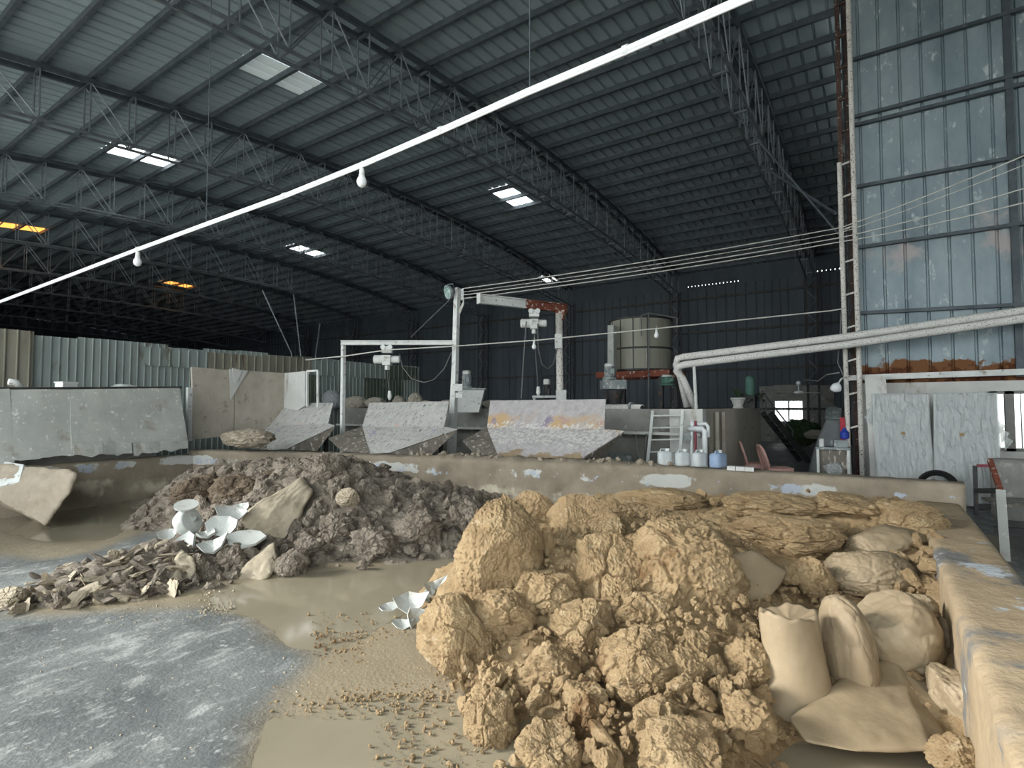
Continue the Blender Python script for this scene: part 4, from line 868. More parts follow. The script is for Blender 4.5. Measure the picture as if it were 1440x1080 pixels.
# ------------------------------------------------------------------ left side: hanging panels, board, fence
LX = CORN[0] - .02
bench = single('storage_bench', MB().box((LX - 1.0, 1.7, .92), (1.7, 5.6, 1.84)), MT['concrete'], 'long concrete bench behind the hanging grey panels', 'bench')
def lp(u, v, dx=0.0): return P(u, v, X=LX + dx)
for i, (c, lab, m) in enumerate([(((-60, 549), (13, 547), (20, 650), (-60, 668)), 'grey panel cut off by the left edge of the picture', 'sheetgrey'), (((12, 548), (97, 548), (103, 640), (16, 648)), 'white-speckled grey panel hanging second from the left', 'sheetgrey'), (((98, 548), (252, 546), (264, 624), (100, 630)), 'long creased grey panel ending at the pit corner', 'sheetgrey')]):
    single('cover_sheet', sheet_grid((lp(*c[0]), lp(*c[1]), lp(*c[2], .22), lp(*c[3], .22)), 24, 16, .02, .018, 1.6, 50 + i, .03), MT[m], lab, 'panel', 'grey panels hung over the left pit wall', smooth=False)
for i, (c, lab) in enumerate([(((102, 622), (184, 622), (186, 638), (104, 642)), 'torn strip under the long grey panel, left piece'), (((186, 622), (264, 620), (264, 630), (188, 640)), 'torn strip under the long grey panel, right piece')]):
    single('torn_strip', sheet_grid((lp(*c[0], .25), lp(*c[1], .25), lp(*c[2], .27), lp(*c[3], .27)), 16, 5, .02, .03, 3, 60 + i, .06), MT['sheetgrey'], lab, 'panel')
single('top_rail', MB().tube([lp(-60, 547, -.02), lp(90, 546, -.02), lp(255, 545, -.02)], .025, 6), MT['darksteel'], 'dark rail along the top of the hanging panels', 'rail')
p = lp(93, 548, -.25); single('white_box', MB().box((p[0], p[1], 1.8 + .09), (.18, .22, .18), rz=.3).box((p[0], p[1], 1.99), (.2, .24, .02), rz=.3), MT['white'], 'small white box on the bench above the panels', 'box')
put_lump('plastic_bundle', 'crumpled pale plastic bundle on the bench above the long panel', 'bundle', 172, 545, 9.9, 38, 16, 'white', 43, amp=.2, crumb=.12, cuts=6, depth=.2)
single('pipe_stub', MB().tube([lp(12, 537, -.2), lp(22, 538, -.2), lp(30, 545, -.2)], .05, 10), MT['white'], 'short white bent pipe on the bench at the far left', 'pipe', smooth=True)
BX = -11.05
bt = thing('mud_board', 'tall mud-splashed grey board standing behind the pit corner', 'board', P(270, 620, X=BX))
part('panel', sheet_grid((P(268, 516, X=BX), P(327, 521, X=BX), P(327, 612, X=BX), P(270, 618, X=BX)), 10, 10, .05, .01, 2, 71), MT['board'], bt)
part('panel', sheet_grid((P(328, 520, X=BX), P(401, 525, X=BX), P(401, 606, X=BX), P(328, 612, X=BX)), 10, 10, .05, .015, 2, 72), MT['board'], bt)
part('torn_flap', MB().plate([P(322, 519, X=BX + .08), P(348, 521, X=BX + .08), P(324, 562, X=BX + .05)], .02).plate([P(326, 517, X=BX + .12), P(340, 521, X=BX + .12), P(330, 545, X=BX + .06)], .02), MT['paleconc'], bt)
YBD = P(401, 560, X=BX)[1]
part('return_panel', sheet_grid((P(401, 525, Y=YBD), P(432, 522, Y=YBD - .1), P(432, 570, Y=YBD - .1), P(401, 590, Y=YBD)), 8, 8, .05, .01, 2, 73), MT['paleconc'], bt)
part('end_post', MB().bar(P(266, 620, X=BX + .02), P(266, 545, X=BX + .02), .08, .08), MT['white'], bt)
dfm = thing('door_frame', 'thin white open frame beside the mud board', 'frame', P(447, 575, Y=YBD - .2))
for a, b in (((432, 522), (447, 521)), ((447, 521), (447, 572)), ((432, 522), (432, 572))): part('frame_bar', MB().bar(P(*a, Y=YBD - .2), P(*b, Y=YBD - .2), .04, .04), MT['white'], dfm)
FX = -14.0
fence = thing('sheet_fence', 'long patched corrugated sheet fence across the left of the hall', 'fence', (FX, 7, 0))
BASE[fence.name] = np.array([FX, 7, 0.0])
sheet_wall(fence, (FX, -.8), (FX, 14.6), 0, 3.05, [MT['fence'], MT['fence'], MT['fence2'], MT['fence'], MT['fence3']], nm='fence_sheet', w=.85, rib=.028, pitch=.142, seed=12, jitter=.04, flip=-1)
sheet_wall(fence, (FX + .06, 5.5), (FX + .06, 14.4), 2.55, 3.0, [MT['fence2'], MT['fence'], MT['fence3']], nm='patch_sheet', w=1.6, rib=.03, pitch=.2, seed=4, jitter=.03, flip=-1)
for z in (.8, 2.2): part('rail', MB().box((FX - .08, 6.9, z), (.06, 15.4, .06)), MT['darksteel'], fence)
sheet_wall(fence, (FX + .09, 2.45), (FX + .09, 3.55), 0, 3.1, [MT['fence2']], nm='rusty_sheet', w=.55, rib=.04, pitch=.18, seed=2, flip=-1)
for i, (a, b) in enumerate((((369, 408), (410, 497)), ((413, 415), (423, 499)), ((450, 455), (444, 500)))):
    single('leaning_rod', MB().tube([P(*a, X=FX - .3 - .4 * i), P(*b, X=FX - .2), P(*b, X=FX - .2) * np.array((1, 1, 0)) + np.array((0, .1, 0))], .018, 6), MT['rod'], ('longest leaning rod above the fence, reaching the truss', 'upright thin rod above the fence', 'shortest thin rod above the fence end')[i], 'rod')

# ------------------------------------------------------------------ settling tank platform and what stands on it
XC = P(988, 577, Y=9.7)[0]; XA = -12.2; ZT = 1.56
plat = thing('settling_tank', 'long concrete settling tank behind the hoppers', 'tank', ((XA + XC) / 2, 11.8, 0))
part('front_wall', MB().box(((XA + XC) / 2, 9.80, (ZT + 1.14) / 2), (XC - XA, .2, ZT - 1.14)), MT['concrete'], plat)
part('ledge', MB().box(((XA + XC) / 2, 9.72, 1.12), (XC - XA, .36, .05)), MT['paleconc'], plat)
part('lower_wall', MB().box(((XA + XC) / 2, 9.96, .55), (XC - XA, .2, 1.1)), MT['concrete'], plat)
part('side_wall', MB().box((XC - .1, 12.6, ZT / 2), (.2, 5.4, ZT)), MT['board'], plat)
part('end_cap', MB().box((XC - .28, 9.78, ZT / 2 + .15), (.58, .24, ZT - .3)), MT['paleconc'], plat)
part('deck', MB().box(((XA + XC) / 2, 12.6, ZT - .12), (XC - XA - .2, 5.4, .08)), MT['concrete'], plat)
for k in range(2): part('timber_post', MB().bar((XC + .06, 10.5 + .5 * k, 0), (XC + .06, 10.5 + .5 * k, 1.5), .10, .06), MT['board'], plat)
DK = ZT - .08
def stand(u, d): p = P(u, 572, d=d); return np.array([p[0], p[1], DK])
# silo
sd = 14.6; sc = P(902, 572, d=sd); sr = 42 * sd / F
silo = thing('steel_silo', 'large round grey-green steel silo on a rusty frame', 'silo', (sc[0], sc[1], DK))
zb0, zb1 = P(902, 523, d=sd)[2], P(902, 452, d=sd)[2]
part('shell', MB().lathe((sc[0], sc[1], 0), [(sr, zb0), (sr, zb1), (sr - .02, zb1), (sr - .02, zb0)], 40, False), MT['silo'], silo, smooth=False)
part('bottom', MB().lathe((sc[0], sc[1], 0), [(sr * .98, zb0 + .02), (.2, zb0 + .01)], 40), MT['silo'], silo)
for z in (zb0 + .02, (zb0 + zb1) / 2 - .1, zb1): part('hoop', MB().lathe((sc[0], sc[1], 0), [(sr, z - .025), (sr + .03, z - .02), (sr + .03, z + .02), (sr, z + .025)], 40, False), MT['darksteel'], silo)
for a in (-2.35, -1.9, -1.45, -1.0): part('seam', MB().bar((sc[0] + sr * math.cos(a), sc[1] + sr * math.sin(a), zb0), (sc[0] + sr * math.cos(a), sc[1] + sr * math.sin(a), zb1), .03, .02), MT['darksteel'], silo)
for s in (-.65, .65): part('frame_beam', MB().box((sc[0], sc[1] + s, zb0 - .09), (2.0, .12, .16)), MT['rust'], silo)
part('frame_beam', MB().bar(P(866, 527, d=sd - .8), P(924, 526, d=sd - .8), .1, .15), MT['rust'], silo)
for sx in (-.75, .75):
    for sy in (-.6, .6): part('leg', MB().box((sc[0] + sx, sc[1] + sy, (DK + zb0 - .16) / 2), (.1, .1, zb0 - .16 - DK)), MT['darksteel'], silo)
part('cable_duct', MB().bar(P(861, 458, d=sd - .6), P(861, 534, d=sd - .6), .22, .16), MT['sheetgrey'], silo)
mb = MB()
for a, b in (((902, 450), (902, 444)), ((902, 444), (912, 440)), ((912, 440), (952, 447)), ((902, 450), (902, 472)), ((912, 440), (912, 575)), ((952, 447), (952, 462))): mb.tube([P(*a, d=sd - .9), P(*b, d=sd - .9)], .018, 6)
part('guard_rail', mb, MT['cabledark'], silo)
def motor(label, u, d, vt, vb, w, m='motor', base=True, floor_z=None):
    a, b = P(u, vt, d=d), P(u, vb, d=d); r = w * d / F / 2; h = a[2] - b[2]
    t = thing('mixer_motor', label, 'motor', b, 'vertical mixer motors')
    part('housing', MB().lathe((b[0], b[1], 0), [(r, b[2] + h * .22), (r, b[2] + h * .8)], 18), MT[m], t)
    part('fan_cover', MB().lathe((b[0], b[1], 0), [(r * 1.06, b[2] + h * .8), (r * 1.06, a[2] - .02), (r * .8, a[2])], 18), MT['white'], t)
    part('flange', MB().lathe((b[0], b[1], 0), [(r * 1.5, b[2]), (r * 1.5, b[2] + h * .12), (r * 1.1, b[2] + h * .22)], 18), MT[m], t)
    part('terminal_box', MB().box((b[0] + r * 1.05, b[1] - r * .4, b[2] + h * .5), (r * .9, r * .9, h * .28)), MT[m], t)
    for k in range(10):
        a_ = 2 * math.pi * k / 10; part('cooling_fin', MB().box((b[0] + r * 1.02 * math.cos(a_), b[1] + r * 1.02 * math.sin(a_), b[2] + h * .5), (.02, .01, h * .5), rz=a_), MT[m], t)
    return t
bp = P(660, 560, d=11.8); z0, z1 = DK, P(660, 548, d=11.8)[2]
box = thing('mixing_bin', 'pale sloped mixing bin beside the tall pole', 'bin', (bp[0], bp[1], DK))
part('body', hull([np.array([bp[0], bp[1], 0]) + VIEW @ np.array(q) for q in ((-.24, -.25, z0), (.22, -.25, z0), (.34, -.25, z1), (-.26, -.25, z1), (-.24, .25, z0), (.22, .25, z0), (.34, .25, z1), (-.26, .25, z1))], 2, 0, 1, 0, 1, 0), MT['white'], box)
part('rim', MB().box((bp[0] + .03, bp[1] + .03, z1 + .012), (.66, .62, .025), rz=YAW), MT['motor'], box)
motor('mixer motor on top of the pale mixing bin', 656, 11.8, 521, 547, 11)
motor('grey mixer motor under the left edge of the silo', 857, 12.0, 511, 534, 13)
motor('dark mixer motor behind the jib post', 769, 13.0, 533, 571, 9, 'darksteel')
motor('green mixer motor right of the silo', 938, 13.2, 527, 542, 14, 'green')
gp_ = P(862, 550, d=12.0); gb = thing('gear_stand', 'flared gearbox stand under the grey mixer motor', 'gearbox', (gp_[0], gp_[1], DK))
part('gear_case', MB().box((gp_[0], gp_[1], P(862, 541, d=12)[2]), (.52, .4, .2), rz=YAW), MT['motor'], gb)
part('stand', MB().lathe((gp_[0] + .04, gp_[1], 0), [(.24, DK), (.2, DK + .06), (.13, DK + .2), (.2, P(862, 549, d=12)[2])], 18), MT['darksteel'], gb)
p = stand(768, 12.6); tb = thing('white_work_frame', 'small white steel frame table beside the jib post', 'table', p)
for sx in (-.27, .27):
    for sy in (-.15, .15): part('leg', MB().bar(p + VIEW @ np.array((sx, sy, 0)), p + VIEW @ np.array((sx, sy, .33)), .04, .04), MT['white'], tb)
part('table_top', MB().box(p + np.array((0, 0, .35)), (.64, .4, .05), rz=YAW), MT['white'], tb)
for i, (u, v, d, w, h, lab) in enumerate([(500, 567, 15.0, 34, 20, 'grey sack left of the gantry post on the tank'), (528, 567, 14.8, 30, 18, 'green-grey sack behind the gantry beam end'), (562, 566, 14.4, 20, 22, 'upright grey sack below the gantry hoist'), (584, 565, 14.2, 22, 26, 'tall knotted sack behind the middle hopper'), (606, 569, 13.8, 34, 14, 'flat grey sack left of the tall pole'), (695, 569, 12.6, 44, 14, 'flat grey sack right of the mixing bin'), (468, 562, 16.4, 30, 30, 'pale heap beside the open white frame'), (628, 569, 13.6, 26, 14, 'flat sack right behind the tall pole')]):
    put_lump('cement_sack', lab, 'sack', u, v, d, w, h, 'tarp' if i in (6,) else 'board', 400 + i, amp=.12, crumb=.05, cuts=3, group='sacks on the settling tank')
tp = thing('overflow_pipe', 'white overflow pipe with a flange along the top of the tank', 'pipe', P(878, 575, d=10.9))
part('tube', MB().tube([P(846, 573, d=11.2), P(900, 573, d=10.6), P(903, 573.5, d=10.55)], .065, 14), MT['insul'], tp, smooth=True)
part('bore_shade', MB().tube([P(903, 573.5, d=10.55), P(903.6, 573.5, d=10.5)], .045, 12), MT['black'], tp)  # solid black plug painted for the shade inside the open pipe end
part('flange', MB().lathe(P(888, 573, d=10.73), [(.11, -.02), (.11, .02)], 16, axis=P(900, 573, d=10.6) - P(846, 573, d=11.2)), MT['motor'], tp)
part('valve', MB().box(P(888, 581, d=10.7), (.06, .06, .14)), MT['motor'], tp)
for i, (a, b) in enumerate((((1020, 574), (1036, 562)), )):
    p = P(1038, 574, d=12.6); pot = thing('planter_pot', 'pale concrete planter on the tank wall with a small plant', 'planter', (p[0], p[1], ZT))
    part('pot', MB().lathe((p[0], p[1], ZT), [(.10, 0), (.12, .03), (.10, .06), (.15, .2), (.17, .22), (.16, .25), (.13, .25), (.12, .2)], 18), MT['paleconc'], pot)
    rg = random.Random(3)
    for k in range(12):
        a_ = rg.uniform(0, 6.28); e = rg.uniform(.1, .3); b_ = np.array((p[0], p[1], ZT + .22)); tip = b_ + np.array((math.cos(a_) * e * .6, math.sin(a_) * e * .6, .14 + e * .6)); sd_ = np.array((-math.sin(a_), math.cos(a_), 0)) * .02
        part('leaf', MB().plate([b_ - sd_ * .4, (b_ + tip) / 2 - sd_, tip, (b_ + tip) / 2 + sd_], .004), MT['leaf'], pot)
p = P(1055, 560, d=13.4); cyl = thing('gas_cylinder', 'pale green cylinder standing above the tank corner', 'cylinder', (p[0], p[1], ZT))
part('body', MB().lathe((p[0], p[1], 0), [(.11, P(0, 556, d=13.4)[2]), (.11, P(0, 534, d=13.4)[2]), (.09, P(0, 530, d=13.4)[2]), (.03, P(0, 528, d=13.4)[2])], 18), MT['green'], cyl)
part('stand', MB().box((p[0], p[1], (ZT + P(0, 556, d=13.4)[2]) / 2), (.26, .26, P(0, 556, d=13.4)[2] - ZT)), MT['darksteel'], cyl)
rg = random.Random(8)
mb = MB()
for k in range(60):
    c_ = P(rg.uniform(1040, 1075), rg.uniform(553, 566), d=13 + rg.random()); a_ = rg.uniform(0, 6.28); s_ = rg.uniform(.04, .09)
    x_ = np.array((math.cos(a_), math.sin(a_), rg.uniform(-.5, .5))) * s_; y_ = np.array((-math.sin(a_), math.cos(a_), rg.uniform(.2, .8))) * s_ * .4
    mb.plate([c_ - x_, c_ - y_, c_ + x_, c_ + y_], .003)
single('creeper_plant', mb, MT['leaf'], 'low creeper foliage around the pale green cylinder', 'plant', kind='stuff')
# ladder
lad = thing('ladder', 'pale aluminium ladder leaning on the settling tank', 'ladder', P(935, 690, d=9.6))
la, lb, lc, ld_ = P(918, 578, Y=9.55), P(960, 577, Y=9.55), P(909, 668, Y=9.15), P(955, 668, Y=9.15)
for a, b in ((la, lc), (lb, ld_)):
    e = b + (b - a) * .35; part('stile', MB().bar(a, e, .05, .03), MT['white'], lad)
for k in range(6):
    t_ = .08 + k * .19; a, b = la + (lc - la) * t_, lb + (ld_ - lb) * t_; part('rung', MB().tube([a, b], .016, 8), MT['white'], lad)
pp = thing('standpipe', 'white bent standpipe and valve at the tank corner', 'pipe', P(992, 700, Y=9.4))
part('riser', MB().tube([P(968, 603, Y=9.45), P(988, 603, Y=9.4), P(991, 606, Y=9.4), P(992, 690, Y=9.4)], .045, 10), MT['pvc'], pp, smooth=True)
part('riser', MB().tube([P(974, 596, Y=9.5), P(993, 596, Y=9.45), P(996, 600, Y=9.45), P(996, 615, Y=9.45)], .03, 10), MT['pvc'], pp, smooth=True)
part('riser', MB().tube([P(973, 593, Y=9.5), P(972, 690, Y=9.4)], .025, 8), MT['pvc'], pp)
part('valve_wheel', MB().lathe(P(967, 615, Y=9.4), [(.06, -.01), (.06, .01)], 14, axis=(0, -1, 0)), MT['motor'], pp)
single('red_pipe', MB().tube([P(978, 592, Y=9.45), P(978, 690, Y=9.4)], .022, 8), MT['magenta'], 'thin dark red upright pipe beside the standpipe', 'pipe')
single('hanging_hose', MB().tube([P(894, 606, Y=9.6), P(895, 640, Y=9.5), P(900, 652, Y=9.45), P(907, 648, Y=9.45), P(909, 610, Y=9.55)], .02, 8), MT['cabledark'], 'grey hose looped left of the ladder', 'hose')
p = P(873, 648, Y=9.2); pump = thing('floor_pump', 'small grey pump motor on the floor right of the widest hopper', 'pump', (p[0], p[1], 0))
part('body', MB().lathe((p[0], p[1], .62), [(.13, -.2), (.14, -.1), (.14, .15), (.10, .2)], 16, axis=(1, .2, 0)), MT['motor'], pump, smooth=True)
part('plinth', MB().box((p[0], p[1], .24), (.5, .4, .48)), MT['concrete'], pump)
# jugs on the pit wall
for i, (u, m, lab) in enumerate(((935, 'jug', 'dusty pale jug on the pit wall, left of its row'), (960, 'jug', 'dusty grey jug with a cracked side, second in its row'), (984, 'jug', 'dusty cream jug, third in its row on the pit wall'), (1010, 'jugblue', 'pale blue jug at the right end of the row on the pit wall'))):
    p = P(u, 660, Y=float(back_y(P(u, 660, Z=.8)[0])) + .16); jg = thing('plastic_jug', lab, 'jug', (p[0], p[1], .81), 'jugs on the pit wall'); w_ = .095 if i < 3 else .115
    mb = MB(); n_ = 20; pr = [(.82, 0), (.98, .02), (1, .06), (.96, .10), (1, .14), (.9, .175), (.5, .19)]
    vs = []; fs = []
    for r_, z_ in pr:
        for k in range(n_):
            a_ = 2 * math.pi * k / n_; ca, sa = math.cos(a_), math.sin(a_); e_ = (abs(ca) ** 4 + abs(sa) ** 4) ** -.25
            vs.append((w_ * r_ * ca * e_, w_ * .72 * r_ * sa * e_, z_))
    for j in range(len(pr) - 1):
        for k in range(n_): fs.append((j * n_ + k, j * n_ + (k + 1) % n_, (j + 1) * n_ + (k + 1) % n_, (j + 1) * n_ + k))
    fs.append(tuple(range(n_ - 1, -1, -1))); fs.append(tuple((len(pr) - 1) * n_ + k for k in range(n_)))
    part('body', MB().add(np.array(vs), fs), MT[m], jg, smooth=True, local=True)
    part('neck', MB().lathe((.04, 0, 0), [(.025, .185), (.025, .205), (.03, .205), (.03, .225)], 12), MT['white'], jg, local=True)
    part('handle', MB().tube([(-.07, 0, .18), (-.05, 0, .215), (.0, 0, .215), (.015, 0, .19)], .01, 6), MT[m], jg, local=True)
    jg.rotation_euler = (0, 0, YAW + .2 * i)
# plastic chairs
def chair(label, loc, rz):
    t = thing('plastic_chair', label, 'chair', loc, 'pink plastic chairs', rz)
    part('seat', sheet_grid(((-.2, .21, .44), (.22, .21, .45), (.22, -.21, .45), (-.2, -.21, .44)), 10, 10, .025, .01, 3, 3), MT['pinkplastic'], t, local=True)
    for sx, sy in ((.19, .19), (.19, -.19)): part('leg', MB().tube([(sx, sy, .44), (sx + .05, sy * 1.12, 0)], [.03, .02], 8), MT['pinkplastic'], t, local=True)
    for sy in (.2, -.2):
        part('leg', MB().tube([(-.2, sy, .46), (-.27, sy * 1.12, 0)], [.03, .02], 8), MT['pinkplastic'], t, local=True)
    b = part('backrest', MB().tube([(-.2, .2, .44), (-.24, .205, .62), (-.3, .18, .80), (-.32, .1, .86), (-.325, 0, .875), (-.32, -.1, .86), (-.3, -.18, .80), (-.24, -.205, .62), (-.2, -.2, .44)], .026, 8), MT['pinkplastic'], t, smooth=True, local=True)
    for y in (-.09, 0, .09): part('back_slat', MB().bar((-.2, y, .44), (-.315, y * .9, .855), .05, .012, (1, 0, 0)), MT['pinkplastic'], b, local=True)
    part('apron', MB().box((.0, .2, .41), (.4, .02, .06)).box((.0, -.2, .41), (.4, .02, .06)).box((.2, 0, .41), (.02, .4, .06)), MT['pinkplastic'], t, local=True)
    return t
p = P(1094, 690, d=10.2); chair('pink plastic chair on the right, its back to the left', (p[0], p[1], 0), YAW - .15)
p = P(1066, 690, d=11.0); chair('pink plastic chair on the left, nearer the tank', (p[0], p[1], 0), YAW - .35)

# ------------------------------------------------------------------ gantry, tall pole, jib crane, hoists
def I_beam(a, b, h, w, mb=None):
    mb = mb or MB(); a, b = np.array(a), np.array(b); up = np.array((0, 0, 1.0))
    mb.bar(a, b, .012 + w * .1, h); mb.bar(a + up * h / 2, b + up * h / 2, w, .02); mb.bar(a - up * h / 2, b - up * h / 2, w, .02); return mb
def hoist(label, p, chain_to, m='white'):
    t = thing('chain_hoist', label, 'hoist', p)
    a = VIEW
    part('trolley', MB().box(p + np.array((0, 0, -.02)), (.2, .16, .14), rz=YAW).lathe(p + a @ np.array((-.07, -.1, .02)), [(.05, -.02), (.05, .02)], 12, axis=FWD).lathe(p + a @ np.array((.07, -.1, .02)), [(.05, -.02), (.05, .02)], 12, axis=FWD), MT[m], t)
    part('motor_body', MB().lathe(p + np.array((0, 0, -.22)), [(.06, -.28), (.09, -.26), (.09, .05), (.075, .08), (.075, .24), (.05, .26)], 16, axis=RGT), MT[m], t, smooth=False)
    part('gear_box', MB().box(p + np.array((0, 0, -.24)), (.16, .22, .2), rz=YAW), MT[m], t)
    part('hook_block', MB().box(p + np.array((0, 0, -.38)), (.07, .07, .1)), MT[m], t)
    part('chain', MB().tube([p + np.array((0, 0, -.42)), chain_to], .008, 5), MT['cabledark'], t)
    part('hook', MB().tube([chain_to + np.array((0, 0, .12)), chain_to, chain_to + np.array((0, 0, -.06))], [.03, .045, .02], 8), MT['white'], t)
    return t
gd = 11.0; ga = thing('gantry_frame', 'white gantry beam on a post between the left hoppers', 'gantry', P(483, 680, d=gd))
pa = P(483, 483, d=gd); pa[2] = P(560, 482, d=gd)[2]; pb = P(638, 482, d=gd); pb[2] = pa[2]
part('beam', I_beam(pa - RGT * .05, pb, .07, .09), MT['white'], ga)
part('post', MB().bar((pa[0], pa[1], 0), (pa[0], pa[1], pa[2] - .05), .07, .07), MT['white'], ga)
part('base_plate', MB().box((pa[0], pa[1], .01), (.25, .25, .02)), MT['steel'], ga)
hoist('small white hoist on the gantry beam', pa + (pb - pa) * .40 + np.array((0, 0, -.12)), P(548, 558, d=gd))
pl_ = thing('tall_pole', 'tall pale pole carrying the floodlight and wires', 'pole', P(637, 680, d=gd))
pz = P(643, 405, d=gd); pf = P(636, 600, d=gd)
part('shaft', MB().bar((pf[0], pf[1], 0), (pz[0], pz[1], pz[2]), .10, .10), MT['white'], pl_)
part('side_rail', MB().bar((pf[0] - .09, pf[1] - .06, 0), (pz[0] - .04, pz[1] - .03, pz[2] - 1.0), .04, .04), MT['white'], pl_)
mb = MB()
for k in range(4):
    a = P(648, 408 + 4 * k, d=gd); mb.tube([a, a + RGT * .06], .03, 8)
part('insulator', mb, MT['pvc'], pl_)
mb = MB()
for k in range(3): mb.tube([P(650 + k, 412 + 4 * k, d=gd), P(652, 424 + 2 * k, d=gd), P(645, 438 + 3 * k, d=gd), P(643, 470, d=gd)], .014, 6)
part('cable_tail', mb, MT['cable'], pl_, smooth=True)
part('switch_box', MB().box(P(645, 545, d=gd - .1), (.16, .1, .14), rz=YAW).box(P(646, 556, d=gd - .1), (.14, .1, .10), rz=YAW), MT['white'], pl_)
part('stay_rod', MB().tube([P(634, 420, d=gd), P(578, 474, d=gd + 2)], .014, 6), MT['rod'], pl_)
p = P(629, 411, d=gd - .1); fl = thing('floodlight', 'round floodlight with a glass face at the top of the tall pole', 'lamp', p)
ax = n3(np.array((-.35, -.8, -.25)))
part('dish', MB().lathe(p, [(.05, .16), (.13, .06), (.15, 0), (.14, 0), (.12, .05)], 22, False, axis=-ax), MT['motor'], fl, smooth=True)
part('lens', MB().lathe(p, [(.14, .0), (.138, .008)], 22, axis=-ax), MT['glass'], fl)
part('bulb', MB().lathe(p, [(.02, .12), (.05, .06), (.03, .02)], 14, axis=-ax), MT['pvc'], fl, smooth=True)
part('bracket', MB().tube([p + np.array((0, 0, .16)), p + np.array((.1, .05, .17)), P(640, 408, d=gd)], .012, 6), MT['rod'], fl)
jb = P(789, 572, d=11.3); jib = thing('jib_crane', 'jib crane post with a rusty overhanging beam', 'crane', (jb[0], jb[1], 0))
zt_ = P(786, 441, d=11.3)[2]
part('post', MB().tube([(jb[0], jb[1], 0), (jb[0] - .03, jb[1] - .02, zt_)], .075, 14), MT['speckpole'], jib, smooth=True)
ja, jc = P(674, 420, d=10.3), P(797, 434, d=11.5)
part('beam', I_beam(ja, ja + (jc - ja) * .5, .16, .11), MT['white'], jib, label='white outer half of the beam')
part('beam', I_beam(ja + (jc - ja) * .5, jc, .16, .11), MT['rust'], jib, label='rusty inner half of the beam')
part('end_plate', MB().bar(ja - n3(jc - ja) * .02, ja, .13, .19), MT['white'], jib)
part('bracket', hull([np.array((jb[0], jb[1], zt_)) + np.array(q) for q in ((-.12, -.05, .06), (.12, -.05, .06), (-.12, .05, .06), (.12, .05, .06), (-.05, -.04, -.15), (.05, -.04, -.15), (-.05, .04, -.15), (.05, .04, -.15))], 1, 0, 1, 0, 1, 0), MT['rust'], jib)
part('control_box', MB().box(P(785, 480, d=11.2), (.14, .12, .3), rz=YAW), MT['white'], jib)
part('control_box', MB().box(P(789, 560, d=11.2), (.2, .16, .34), rz=YAW), MT['white'], jib)
hoist('white hoist hanging from the jib beam', ja + (jc - ja) * .60 + np.array((0, 0, -.16)), P(757, 552, d=10.9))
p0 = ja + (jc - ja) * .58
def sag(a, b, s, n=12):
    a, b = np.array(a), np.array(b); return [a + (b - a) * t + np.array((0, 0, -4 * s * t * (1 - t))) for t in np.linspace(0, 1, n)]
single('pendant_cable', MB().tube([P(740, 452, d=10.9), P(738, 480, d=10.9), P(735, 525, d=10.9), P(733, 560, d=10.9)], .012, 6), MT['cabledark'], 'long cable hanging left of the jib hoist', 'cable')
single('loop_cable', MB().tube([P(756, 455, d=10.9), P(757, 490, d=10.9), P(762, 512, d=11), P(770, 519, d=11.1), P(778, 512, d=11.2), P(784, 488, d=11.25)], .012, 6), MT['cabledark'], 'cable looped between the jib hoist and its post', 'cable', smooth=True)
single('loop_cable', MB().tube([P(562, 498, d=11), P(566, 516, d=11), P(578, 532, d=11), P(596, 538, d=11), P(610, 534, d=11), P(625, 518, d=11), P(635, 495, d=11)], .012, 6), MT['cabledark'], 'cable drooping from the gantry hoist to the tall pole', 'cable', smooth=True)

# ------------------------------------------------------------------ wires, conduit, bulbs
def bulb(label, p, r, drop=.0):
    t = thing('light_bulb', label, 'bulb', p, 'bare bulbs hanging from wires')
    part('globe', MB().lathe(p, [(r * .55, -r * 1.3), (r * .6, -r * 1.6), (r * .95, -r * 2.3), (r, -r * 2.8), (r * .8, -r * 3.4), (r * .35, -r * 3.75), (.001, -r * 3.8)], 18), MT['pvc'], t, smooth=True)
    part('socket', MB().lathe(p, [(r * .45, 0), (r * .5, -r * .3), (r * .5, -r * 1.0), (r * .62, -r * 1.3)], 14), MT['white'], t)
    part('hook_wire', MB().tube([p + np.array((0, 0, .06 + drop)), p + np.array((.01, 0, .03)), p], .006, 5), MT['cable'], t)
cpts = [P(u, v, d=d) for u, v, d in ((-120, 466, 10.5), (0, 424, 8.6), (100, 386, 7.3), (194, 350, 6.3), (300, 311, 5.5), (400, 275, 4.85), (509, 231, 4.25), (620, 183, 3.75), (745, 127, 3.3), (880, 70, 2.9), (1040, 0, 2.52), (1200, -70, 2.2))]
cond = thing('conduit', 'long white conduit slung under the roof across the picture', 'conduit', cpts[6])
part('pipe', MB().tube(cpts, .019, 10), MT['pvc'], cond, smooth=True)
part('cable', MB().tube([p + np.array((0, 0, -.022)) for p in cpts], .008, 6), MT['pvc'], cond, smooth=True)
for i in (3, 5, 7, 9): part('clip', MB().lathe(cpts[i], [(.026, -.015), (.026, .015)], 10, axis=cpts[i + 1] - cpts[i]), MT['pvc'], cond)
bulb('bare bulb nearest the camera under the white conduit', cpts[6] + np.array((0, 0, -.035)), .040)
bulb('bare bulb farther left under the white conduit', cpts[3] + np.array((0, 0, -.035)), .045)
for (u, v, d), lab in (((290, 314, 5.55), 'thin drop wire holding the conduit on the left'), ((745, 127, 3.3), 'thin drop wire holding the conduit near the middle')):
    p = P(u, v, d=d); single('drop_wire', MB().tube([p, (p[0], p[1], ztop(p[1]))], .004, 5), MT['steel'], lab, 'wire')
wy = [(406, 320, 219), (411, 327, 232), (415, 334, 265), (420, 340, 285)]
